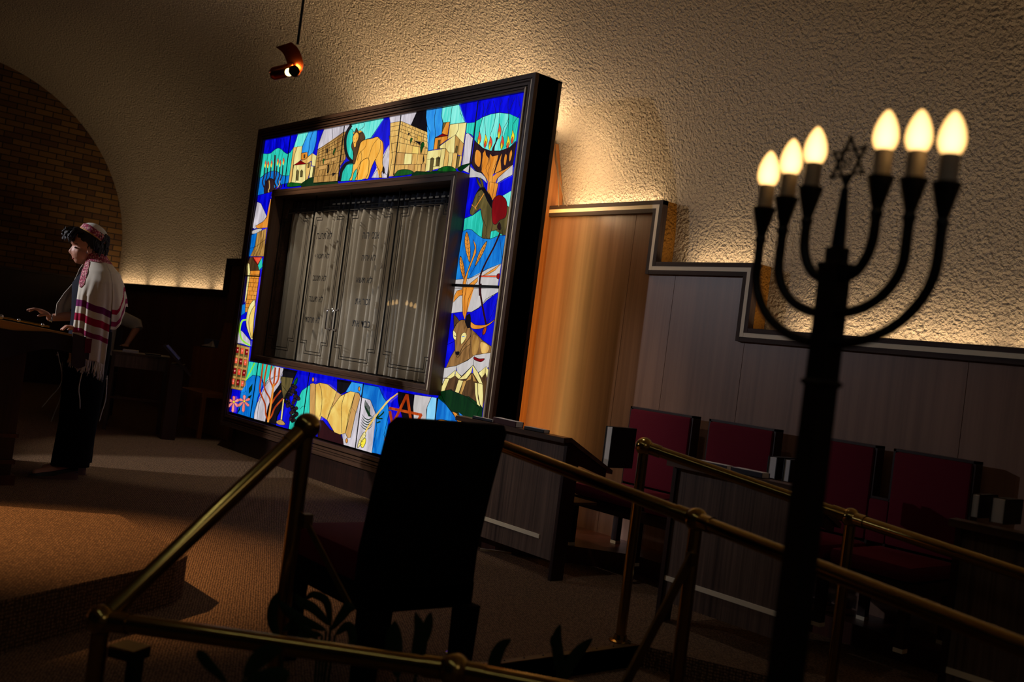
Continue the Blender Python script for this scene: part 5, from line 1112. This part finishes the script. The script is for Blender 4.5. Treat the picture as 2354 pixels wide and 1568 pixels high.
for k in range(120):
    th = random.uniform(-2.6, 2.6); zz = random.uniform(1.50, 1.62); rr = 1.03
    f0, l0 = .055-.085*math.cos(th)*rr*(1 if abs(th) < 1.6 else .9), .084*math.sin(th)*rr
    if f0 > .10: continue
    m.tube([Q(f0, l0, zz), Q(f0-.004, l0*1.04, zz-.02), Q(f0+.002, l0*1.0, zz-.045)], [.006, .006, .002], 5)
m.build('hair', 'hair', PER, 60)
# skullcap
KP = Matrix.Rotation(.50, 4, 'X')
T_ = Matrix.Translation(Q(.072, 0, 1.585)) @ RM @ KP
m = MB(); pr = []
for i in range(11): a_ = PI/2*i/10; pr.append((.095*math.cos(a_), .020+.070*math.sin(a_)))
m.mat(1); m.lathe([(.097, .006), (.0975, .012), (.0955, .040), (.085, .052)], (0, 0, 0), 32, T_)
m.mat(0); m.lathe([(max(.0005, r), z) for r, z in [(.0865, .051), (.074, .066), (.055, .080), (.030, .089), (.0005, .093)]], (0, 0, 0), 32, T_); m.mat(2); m.lathe([(.0985, .003), (.0990, .007), (.0980, .010)], (0, 0, 0), 32, T_)
mm, n, l, bs = newmat('embroidery')
tc = n.new('ShaderNodeTexCoord'); vo = n.new('ShaderNodeTexVoronoi'); vo.inputs['Scale'].default_value = 150; l.new(tc.outputs['Object'], vo.inputs['Vector'])
cr = n.new('ShaderNodeValToRGB'); e = cr.color_ramp.elements; e[0].position = 0; e[0].color = lin((90, 14, 40))+(1,); e[1].position = 1; e[1].color = lin((240, 150, 170))+(1,)
x_ = e.new(.35); x_.color = lin((190, 44, 84))+(1,); x_ = e.new(.6); x_.color = lin((120, 24, 60))+(1,); x_ = e.new(.8); x_.color = lin((226, 190, 170))+(1,)
sx = n.new('ShaderNodeSeparateColor'); l.new(vo.outputs['Color'], sx.inputs[0]); l.new(sx.outputs[0], cr.inputs[0]); l.new(cr.outputs[0], bs.inputs['Base Color']); bs.inputs['Roughness'].default_value = .8
m.build('skullcap', ['white_cloth', 'embroidery', 'gold_wood'], PER, 50)
# navy top
def ering(cf, rl, rf, z, n=28, cl=0): return [Q(cf+rf*math.cos(2*PI*k/n), cl+rl*math.sin(2*PI*k/n), z) for k in range(n)]
m = MB(); m.loft([ering(.005, .150, .130, .93), ering(.005, .155, .128, 1.06), ering(.01, .150, .135, 1.18), ering(.015, .160, .140, 1.27), ering(.005, .165, .105, 1.345), ering(.02, .085, .075, 1.385)])
m.tube([Q(.0, -.14, 1.32), Q(.02, -.165, 1.22), Q(.05, -.182, 1.10), Q(.09, -.185, 1.06)], [.055, .052, .048, .044], 18); m.tube([Q(.0, .14, 1.32), Q(-.005, .16, 1.22), Q(-.015, .178, 1.10)], [.055, .050, .044], 18)
m.build('top', 'navy_dress', PER, 60)
# wide trousers
for s, f1 in ((1, .035), (-1, -.015)):
    m = MB(); m.loft([ering(.0, .125, .125, .98, cl=s*.035), ering(.0, .105, .125, .86, cl=s*.07), ering(.005, .095, .118, .60, cl=s*.09), ering(f1*.6, .09, .118, .34, cl=s*.10), ering(f1, .088, .118, .085, cl=s*.105)], cap=False)
    m.build('trouser_leg', 'trouser_black', PER, 60)
for s, f0 in ((1, .03), (-1, -.05)):
    sh = MB(); Z = lambda f, l, z: Q(f0+f, s*.105+l*s, z)
    rr = []
    for f, wl, zt in ((-.045, .028, .075), (-.02, .036, .085), (.04, .038, .075), (.10, .040, .062), (.16, .046, .048), (.21, .042, .036), (.24, .022, .028)):
        rr.append([Z(f, -wl, .016 if f > .05 else .045), Z(f, wl, .016 if f > .05 else .045), Z(f, wl*.9, zt*.8), Z(f, 0, zt), Z(f, -wl*.9, zt*.8)])
    sh.loft(rr); so = sh.build('shoe', 'shoe_black', PER, 50)
    w_ = MB(); rr = []
    for f, wl, zt in ((-.048, .026, .058), (-.02, .036, .056), (.05, .039, .040), (.10, .041, .020), (.18, .047, .016), (.24, .024, .018)): rr.append([Z(f, -wl, 0), Z(f, wl, 0), Z(f, wl, zt), Z(f, -wl, zt)])
    w_.loft(rr); w_.build('wedge_sole', 'wedge_tan', so, 30)
m = MB(); m.tube([Q(.225+.003*math.cos(a), -.20+.027*math.sin(a), 1.022+.026*math.cos(a)) for a in [2*PI*k/20 for k in range(20)]], .004, 8, closed=True); m.ball(Q(.232, -.178, 1.005), .009, 10); m.build('bracelet', 'bracelet', PER, 60)
# ---- prayer shawl: two fronts and a short back cape, striped near the hem
mm, n, l, bs = newmat('shawl')
uv = n.new('ShaderNodeUVMap'); sp = n.new('ShaderNodeSeparateXYZ'); l.new(uv.outputs[0], sp.inputs[0])
cr = n.new('ShaderNodeValToRGB'); cr.color_ramp.interpolation = 'CONSTANT'; e = cr.color_ramp.elements
WH = lin((226, 216, 198))+(1,)
e[0].position = 0; e[0].color = WH; e[1].position = .140; e[1].color = lin((150, 34, 84))+(1,)
for p_, c_ in ((.170, WH), (.215, lin((168, 10, 60))+(1,)), (.262, WH), (.305, lin((116, 24, 92))+(1,)), (.350, WH)): x_ = e.new(p_); x_.color = c_
l.new(sp.outputs['Y'], cr.inputs[0]); l.new(cr.outputs[0], bs.inputs['Base Color']); bs.inputs['Roughness'].default_value = .85; bs.inputs['Specular IOR Level'].default_value = .2
SECT = [(.0, .062, .060, 1.475, .035), (.06, .085, .075, 1.445, .025), (.14, .135, .100, 1.405, .010), (.24, .185, .130, 1.365, .0), (.36, .222, .148, 1.30, -.005), (.55, .242, .158, 1.20, -.01), (.78, .248, .160, 1.08, -.01), (1., .250, .160, .96, -.01)]
def sect(v):
    for a, c in zip(SECT[:-1], SECT[1:]):
        if v <= c[0]: k = (v-a[0])/(c[0]-a[0]); k = k; return [a[i]+(c[i]-a[i])*k for i in range(1, 5)]
    return list(SECT[-1][1:])
def shawl_part(name, side, ph0, ph1, hemf, nu=60, nv=70, flare=None, uo=0.):
    mb = MB(); uvs = []
    for j in range(nv+1):
        for i in range(nu+1):
            u = i/nu; ph = ph0+(ph1-ph0)*u; hem = hemf(ph); v = j/nv
            zt = 1.475; z = zt-(zt-hem)*v
            # find section by height
            vv = 0
            for a, c in zip(SECT[:-1], SECT[1:]):
                if z >= c[3]: vv = a[0]+(c[0]-a[0])*((a[3]-z)/(a[3]-c[3]) if a[3] > z else 0); break
            else: vv = 1.
            rl, rf, _, cf = sect(vv); dn = max(0, min(1, (1.36-z)/.5)); ex = 1-.45*max(0, min(1, (1.34-z)/.14)); pw = lambda v_: math.copysign(abs(v_)**ex, v_)
            rip = (1+.045*dn*math.sin(ph*9+1.1*side)+.03*dn*math.sin(ph*21+z*6))
            f = cf+rf*(pw(math.cos(ph)) if ph < PI/2 else math.cos(ph))*rip; ll = side*rl*(pw(math.sin(ph)) if ph < PI/2 else math.sin(ph))*rip
            if flare: f, ll = flare(ph, z, f, ll)
            mb.v.append(Q(f, ll, z)); uvs.append((u, z-hem if not uo else (z-hem+uo if z-hem < .13 else .9)))
    for j in range(nv):
        for i in range(nu): a = j*(nu+1)+i; mb.f.append((a, a+1, a+nu+2, a+nu+1)); mb.m.append(0)
    o = mb.build(name, 'shawl', PER, 60)
    ul = o.data.uv_layers.new(name='UVMap')
    for lp in o.data.loops: ul.data[lp.index].uv = uvs[lp.vertex_index]
    sd = o.modifiers.new('t', 'SOLIDIFY'); sd.thickness = .004; sd.offset = 0
    return o
def hem_near(ph): d = math.degrees(ph); return .815-.05*max(0, (d-60)/50) if d < 112 else .765
def hem_back(ph): d = math.degrees(ph); return 1.16 if d > 150 else 1.0+.16*max(0, (d-118)/32)
def hem_far(ph): return 1.04
sn = shawl_part('shawl_front', 1, math.radians(28), math.radians(112), hem_near)
sb = shawl_part('shawl_back', 1, math.radians(108), math.radians(182), hem_back, uo=.12, flare=lambda ph, z, f, l_: (f-.05*max(0, min(1, (1.35-z)/.3))*abs(math.cos(ph)), l_))
sf = shawl_part('shawl_far_side', -1, math.radians(32), math.radians(182), hem_far, uo=.5, flare=lambda ph, z, f, l_: (f+.075*max(0, min(1, (1.28-z)/.16))*(1 if math.degrees(ph) < 75 else 0)*max(0, (math.radians(75)-ph)/math.radians(43)), l_))
# woven neck band with a patch on the near front
m = MB(); rg = []
for ph in [math.radians(28+i*5) for i in range(32)]:
    r_ = []
    for z in (1.482, 1.462, 1.440, 1.424):
        vv = 0
        for a, c in zip(SECT[:-1], SECT[1:]):
            if z >= c[3]: vv = a[0]+(c[0]-a[0])*((a[3]-z)/(a[3]-c[3]) if a[3] > z else 0); break
        rl, rf, _, cf = sect(vv); r_.append(Q(cf+(rf+.006)*math.cos(ph), (rl+.006)*math.sin(ph), z+.002))
    rg.append(r_)
m.loft(rg, cap=False, closed=False); rg = []
for ph in [math.radians(29+i*2.4) for i in range(9)]:
    r_ = []
    for z in (1.424, 1.39, 1.36, 1.32, 1.275-.03*math.sin((math.degrees(ph)-29)/20*PI)):
        vv = 0
        for a, c in zip(SECT[:-1], SECT[1:]):
            if z >= c[3]: vv = a[0]+(c[0]-a[0])*((a[3]-z)/(a[3]-c[3]) if a[3] > z else 0); break
        rl, rf, _, cf = sect(vv); dn = max(0, min(1, (1.36-z)/.5)); rip = (1+.045*dn*math.sin(ph*9+1.1)+.03*dn*math.sin(ph*21+z*6)); ex = 1-.45*max(0, min(1, (1.34-z)/.14)); r_.append(Q(cf+(rf*rip)*math.cos(ph)**ex+.005, (rl*rip+.007)*math.sin(ph)**ex, z))
    rg.append(r_)
m.loft(rg, cap=False, closed=False); m.build('neck_band', 'embroidery', PER, 60)
# fringe and long corner tassels
m = MB(); random.seed(4)
for i in range(80):
    ph = math.radians(29+82*i/79); z = hem_near(ph); c_ = math.cos(ph); f, l_ = -.01+.160*(c_**.55 if c_ > 0 else c_), .250*math.sin(ph)**.55; ln = random.uniform(.05, .085)+.03*(i/79)
    m.tube([Q(f, l_, z+.004), Q(f+random.uniform(-.006, .006), l_+random.uniform(-.004, .006), z-ln*.5), Q(f+random.uniform(-.012, .012), l_, z-ln)], [.0028, .0032, .0012], 5)
m.build('fringe', 'white_cloth', sn, 60)
for f, l_, z0, z1, df in ((-.095, .235, .70, .40, .01), (.05, .22, .75, .47, -.012), (.135, -.1, .74, .34, .02), (.16, -.2, .80, .42, .05)):
    m = MB(); m.tube(cat_rom([Q(f, l_, z0), Q(f-df, l_, z0-(z0-z1)*.5), Q(f+df*.3, l_, z1+.06), Q(f+df, l_, z1)], 4), [.0035]*12+[.0015], 6); m.ball(Q(f-.0*df, l_, z0-.02), .007, 8); m.build('tassel', 'white_cloth', sn, 60)
# ================================================================= seated person behind
FW = Vector((.92, -.38, 0)).normalized(); LF = Vector((-FW.y, FW.x, 0)); q_ = at_d(228, 760, 10.4); BO = Vector((q_.x, q_.y, 0))
RM = Matrix(((LF.x, FW.x, 0, 0), (LF.y, FW.y, 0, 0), (0, 0, 1, 0), (0, 0, 0, 1)))
P2 = empty('person', tuple(BO), 'seated person in white sleeve mostly hidden behind the standing person, elbow bent', 'person')
m = MB()
ell(m, (.04, 0, 1.29), (.09, .075, .105)); ell(m, (.075, 0, 1.245), (.055, .052, .06)); caps(m, [(.02, 0, 1.2), (0, 0, 1.1)], [.05, .055]); caps(m, [(0, 0, 1.0), (0, 0, .62)], [.12, .13])
for s in (-1, 1): caps(m, [(0, s*.09, .56), (.40, s*.10, .56)], [.08, .06]); caps(m, [(.40, s*.10, .56), (.38, s*.10, .08)], [.055, .04]); caps(m, [(.38, s*.10, .05), (.52, s*.10, .04)], [.035, .03])
caps(m, [(0, .13, 1.05), (.10, .36, .985)], [.05, .042]); caps(m, [(.10, .37, .975), (.28, .30, .79)], [.038, .026]); caps(m, [(0, -.15, 1.05), (.12, -.22, .85)], [.05, .04]); caps(m, [(.12, -.22, .85), (.30, -.15, .80)], [.036, .026])
for bx, sy in (((.31, .29, .775), 1), ((.32, -.15, .80), 1)):
    ell(m, bx, (.04, .034, .016))
    for dl, ln in ((.024, .05), (.008, .056), (-.008, .053), (-.023, .043)): caps(m, [(bx[0]+.02, bx[1]+dl, bx[2]+.002), (bx[0]+.02+ln, bx[1]+dl*1.2, bx[2]-.004)], [.009, .0075], 8)
    caps(m, [(bx[0]-.01, bx[1]-.03, bx[2]), (bx[0]+.03, bx[1]-.05, bx[2]-.006)], [.010, .008], 8)
remesh(m, 'body', ['skin'], P2, .007, 4)
m = MB(); ell(m, (.02, 0, 1.325), (.098, .083, .09)); m.build('hair', 'hair', P2, 60)
m = MB(); m.loft([ering(0, .16, .14, .60), ering(0, .165, .14, .85), ering(0, .17, .13, 1.03), ering(0, .13, .1, 1.10), ering(0, .07, .065, 1.14)])
m.tube([Q(0, .12, 1.04), Q(.04, .22, 1.045), Q(.10, .36, 1.00), Q(.125, .38, .955)], [.07, .072, .066, .05], 18); m.tube([Q(0, -.12, 1.05), Q(.06, -.2, .95), Q(.12, -.225, .86)], [.07, .06, .055], 18); m.build('shirt', 'white_cloth', P2, 60)
m = MB()
for s in (-1, 1): m.tube([Q(-.05, s*.09, .57), Q(.2, s*.10, .57), Q(.42, s*.10, .56), Q(.41, s*.10, .50), Q(.38, s*.10, .12)], [.10, .092, .078, .075, .06], 16)
m.build('trousers', 'trouser_black', P2, 60)
ch = empty('side_chair', (BO.x, BO.y, 0), 'dark wooden chair carrying the hidden seated person', 'chair')
m = MB(); M_ = Matrix.Translation(BO) @ RM; m.box(-.22, .22, -.2, .25, .40, .47, M_); m.build('seat', 'darkwood', ch)
m = MB(); m.box(-.22, .22, -.24, -.2, .40, .93, M_); m.build('backrest', 'darkwood', ch)
for a in (-.2, .2):
    for c in (-.2, .22): m = MB(); m.box(a-.02, a+.02, c-.02, c+.02, 0, .40, M_); m.build('leg', 'darkwood', ch)
# ================================================================= furniture at the back left
tc_ = at_d(325, 815, 9.6)
Rr = Matrix.Translation((tc_.x, tc_.y, 0)) @ Matrix.Rotation(math.radians(69.7), 4, 'Z')
t = empty('side_table', (tc_.x, tc_.y, 0), 'dark wooden side table with papers behind the standing person', 'table')
m = MB(); m.box(-.26, .26, -.20, .20, .715, .74, Rr); m.build('table_top', 'walnut_h', t)
for c in (-.19, .178): m = MB(); m.box(-.25, .25, c, c+.012, .60, .715, Rr); m.build('apron', 'deskwood', t)
for a in (-.24, .24):
    for c in (-.18, .18): m = MB(); m.box(a-.016, a+.016, c-.016, c+.016, 0, .715, Rr); m.build('leg', 'walnut', t)
m = MB(); m.box(-.24, .24, -.185, -.17, .30, .32, Rr); m.build('stretcher', 'redwood', t)
def paper(name, px_, py_, D_, sz, z, rz, label, mat='pages', th=.012, tilt=0.):
    p = at_d(px_, py_, D_); b_ = MB(); M2 = Matrix.Translation((p.x, p.y, z)) @ Matrix.Rotation(rz, 4, 'Z') @ Matrix.Rotation(tilt, 4, 'X'); b_.box(-sz[0]/2, sz[0]/2, -sz[1]/2, sz[1]/2, 0, th, M2)
    return solo(b_, name, mat, (p.x, p.y, z), label, name.replace('_', ' ').split()[-1])
paper('paper_stack', 300, 812, 9.62, (.14, .22), .741, 1.2, 'pale stack of papers on the side table beside the hidden seated person', th=.02)
paper('folder', 350, 826, 9.6, (.14, .20), .741, 1.25, 'thin dark folder on the side table', 'navy_cover', .01)
# slanted book rest with blue-grey open book
p = at_d(412, 822, 9.30)
t = empty('book_rest', (p.x, p.y, 0), 'dark lectern stand with a sloping top between the side table and the pew', 'lectern')
Rr = Matrix.Translation((p.x, p.y, 0)) @ Matrix.Rotation(math.radians(66), 4, 'Z')
TL = Rr @ Matrix.Translation((0, 0, .74)) @ Matrix.Rotation(.75, 4, 'Y')
m = MB(); m.box(-.19, .18, -.14, .14, -.02, 0, TL); m.build('sloping_top', 'darkwood', t)
m = MB(); m.box(-.06, .06, -.12, .12, 0, .70, Rr); m.build('stand', 'darkwood', t)
m = MB(); m.box(-.17, .0, -.12, .12, .002, .014, TL); solo(m, 'open_book', 'blue_paper', (p.x, p.y, .8), 'blue-white open book on the dark lectern stand at back left', 'book')
# pew end and box
t = empty('wooden_pew', (-9.4, 4.3, 0), 'reddish wooden pew against the wall left of the ark, with stepped end', 'pew')
m = MB(); m.prism([(-10.2, 4.3, 0), (-10.2, 4.3, .85), (-9.61, 4.3, .87), (-9.61, 4.3, 0)], (0, .03, 0)); m.build('end_panel', 'oak', t)
m = MB(); m.prism([(-9.61, 4.3, 0), (-9.61, 4.3, .87), (-9.52, 4.3, 1.14), (-9.1, 4.3, 1.14), (-9.1, 4.3, 0)], (0, .04, 0)); m.build('back_panel', 'oak', t)
m = MB(); m.box(-9.8, -9.15, 4.0, 4.3, .40, .44); m.build('seat', 'oak', t)
for x in (-9.8, -9.19): m = MB(); m.box(x, x+.04, 4.01, 4.05, 0, .40); m.build('leg', 'oak', t)
for x0_, y0_, w0, h0, nm, mt, lb, ct in ((-10.32, 4.46, .30, .08, 'storage_box', 'blue_paper', 'grey box on the low cabinet beside the pew end', 'box'), (-10.36, 4.44, .40, 0, 'cabinet', 'darkwood', 'dark low cabinet under the grey box, left of the pew', 'cabinet')):
    m = MB()
    if h0: m.box(x0_, x0_+w0, y0_, y0_+.2, .861, .861+h0)
    else: m.box(x0_, x0_+w0, y0_, y0_+.24, 0, .86)
    solo(m, nm, mt, (x0_+w0/2, y0_+.1, .861 if h0 else 0), lb, ct)
b_ = MB(); px_ = -9.86; b_.add([(px_-.16, 4.30, .872), (px_+.10, 4.30, .875), (px_+.12, 4.33, .875), (px_+.05, 4.33, .94), (px_-.02, 4.32, .90), (px_-.16, 4.33, .872)], [(0, 1, 2, 5), (5, 2, 3, 4), (0, 5, 4), (4, 3, 2, 1, 0)])
solo(b_, 'paper_sheet', 'pages', (px_, 4.31, .872), 'crumpled white paper sheet on top of the pew end', 'paper')
# ================================================================= lights
def area(name, loc, target, sx, sy, power, col, spread=None):
    L = bpy.data.lights.new(name, 'AREA'); L.shape = 'RECTANGLE'; L.size = sx; L.size_y = sy; L.energy = power; L.color = col
    if spread: L.spread = math.radians(spread)
    o = bpy.data.objects.new(name, L); COL.objects.link(o); o.location = loc
    d = Vector(target)-Vector(loc); o.rotation_euler = d.to_track_quat('-Z', 'Y').to_euler(); return o
def spot(name, loc, target, power, col, ang, blend=.2, rad=.03):
    L = bpy.data.lights.new(name, 'SPOT'); L.energy = power; L.color = col; L.spot_size = math.radians(ang); L.spot_blend = blend; L.shadow_soft_size = rad
    o = bpy.data.objects.new(name, L); COL.objects.link(o); o.location = loc
    d = Vector(target)-Vector(loc); o.rotation_euler = d.to_track_quat('-Z', 'Y').to_euler(); return o
WARM = (1., .70, .40)
def cove(x0, x1, z, pw):
    L = bpy.data.lights.new('cove_tube', 'AREA'); L.shape = 'RECTANGLE'; L.size = x1-x0; L.size_y = .035; L.energy = pw*(x1-x0); L.color = WARM
    o = bpy.data.objects.new('cove_tube', L); COL.objects.link(o); o.location = ((x0+x1)/2, YP+.065, z); o.rotation_euler = (PI+.30, 0, 0)
CP = 2.85
cove(-5.2, -4.36, 2.222, CP); cove(-4.06, -3.56, 1.828, CP); cove(-3.28, -2.15, 1.452, CP); cove(-2.05, -.9, 1.452, CP); cove(-.8, .4, 1.452, CP)
for a in (-13.7, -12.35, -11.9, -11.2): pass
cove(-14.3, -13.35, 1.462, CP*1.1); cove(-13.2, -12.3, 1.462, CP*1.1); cove(-12.15, -11.3, 1.462, CP*1.1); cove(-11.15, -10.62, 1.462, CP*1.1)
# tubes hidden behind the ark: on top and down the right side
area('ark_top_tube', (-6.4, 4.45, 2.74), (-6.4, 4.60, 3.6), 2.45, .05, 25, WARM)
area('ark_side_tube', (-5.0, 4.42, 2.45), (-4.7, 4.9, 2.45), .05, .5, 3.0, WARM)
area('ark_side_tube', (-5.14, 4.50, 1.30), (-5.10, 4.72, 1.30), .03, 2.2, 5, (1., .53, .14))
area('ark_left_tube', (-8.5, 4.42, 2.5), (-8.8, 4.9, 2.9), .05, .5, 1.4, WARM)
# warm ceiling spots
spot('ceiling_spot', (-6.2, -.9, 4.1), (-4.8, 1.1, .17), 1350, (1., .54, .22), 32, 1.)
# cool key from the hall side
spot('hall_spot', (-10.2, -3.6, 3.6), (-4.5, 4.7, 1.4), 350, (.90, .90, 1.), 30, .7, .06)
spot('hall_spot', (-9.8, -3.4, 3.6), (-6.95, 2.6, .75), 1050, (.95, .94, 1.), 19, .15, .06)
area('hall_batten', (-1.0, -.9, 4.12), (-1.0, -.9, 0), 4.6, .06, 4.5, (.95, 1., .86))
spot('ceiling_spot', (-7.4, 1.9, 4.0), (-6.8, 4.1, 2.0), 300, (1., .84, .68), 44, .6, .05)
spot('ceiling_spot', (-3.5, 3.0, 3.75), (-3.9, 3.5, 0), 24, (.96, .93, 1.), 66, .8, .05)
spot('ceiling_spot', (-7.6, 3.4, 3.75), (-7.6, 3.6, 0), 62, (1., .92, .82), 48, .3, .04)
spot('ceiling_spot', (-5.7, 1.9, 3.8), (-4.85, 4.0, 1.15), 130, (1., .86, .70), 32, .8, .03)
spot('hall_spot', (1.0, 1.2, 3.6), (-4.8, 4.1, 1.6), 60, (1., .84, .7), 20, .6, .05)
area('hall_fill', (2.2, .5, 3.4), (-4.8, 4.1, 1.5), 1.2, 1.2, 3, (1., .86, .74))
L_ = bpy.data.lights.new('pendant_bulb', 'POINT'); L_.energy = .9; L_.color = (1., .6, .25); L_.shadow_soft_size = .01; o_ = bpy.data.objects.new('pendant_bulb', L_); COL.objects.link(o_); o_.location = LP(672, 150, DL-.03)
w_ = bpy.data.worlds.new('World'); SC.world = w_; w_.use_nodes = True
w_.node_tree.nodes['Background'].inputs[0].default_value = (.9, .8, .75, 1); w_.node_tree.nodes['Background'].inputs[1].default_value = .002
# ================================================================= camera
cd = bpy.data.cameras.new('camera'); co = bpy.data.objects.new('camera', cd); COL.objects.link(co)
cd.lens = 36*FPX/W; cd.sensor_width = 36; cd.sensor_fit = 'HORIZONTAL'; cd.clip_start = .05
co.matrix_world = Matrix.Translation(CC) @ Matrix((CR, CU, -CF)).transposed().to_4x4()
cd.dof.use_dof = True; cd.dof.focus_distance = 6.3; cd.dof.aperture_fstop = 2.8
SC.camera = co
vs_ = SC.view_settings; vs_.view_transform = 'Standard'; vs_.look = 'None'; vs_.gamma = 1; vs_.use_curve_mapping = False; vs_.exposure = 0.
SC.cycles.max_bounces = 6; SC.cycles.use_denoising = True
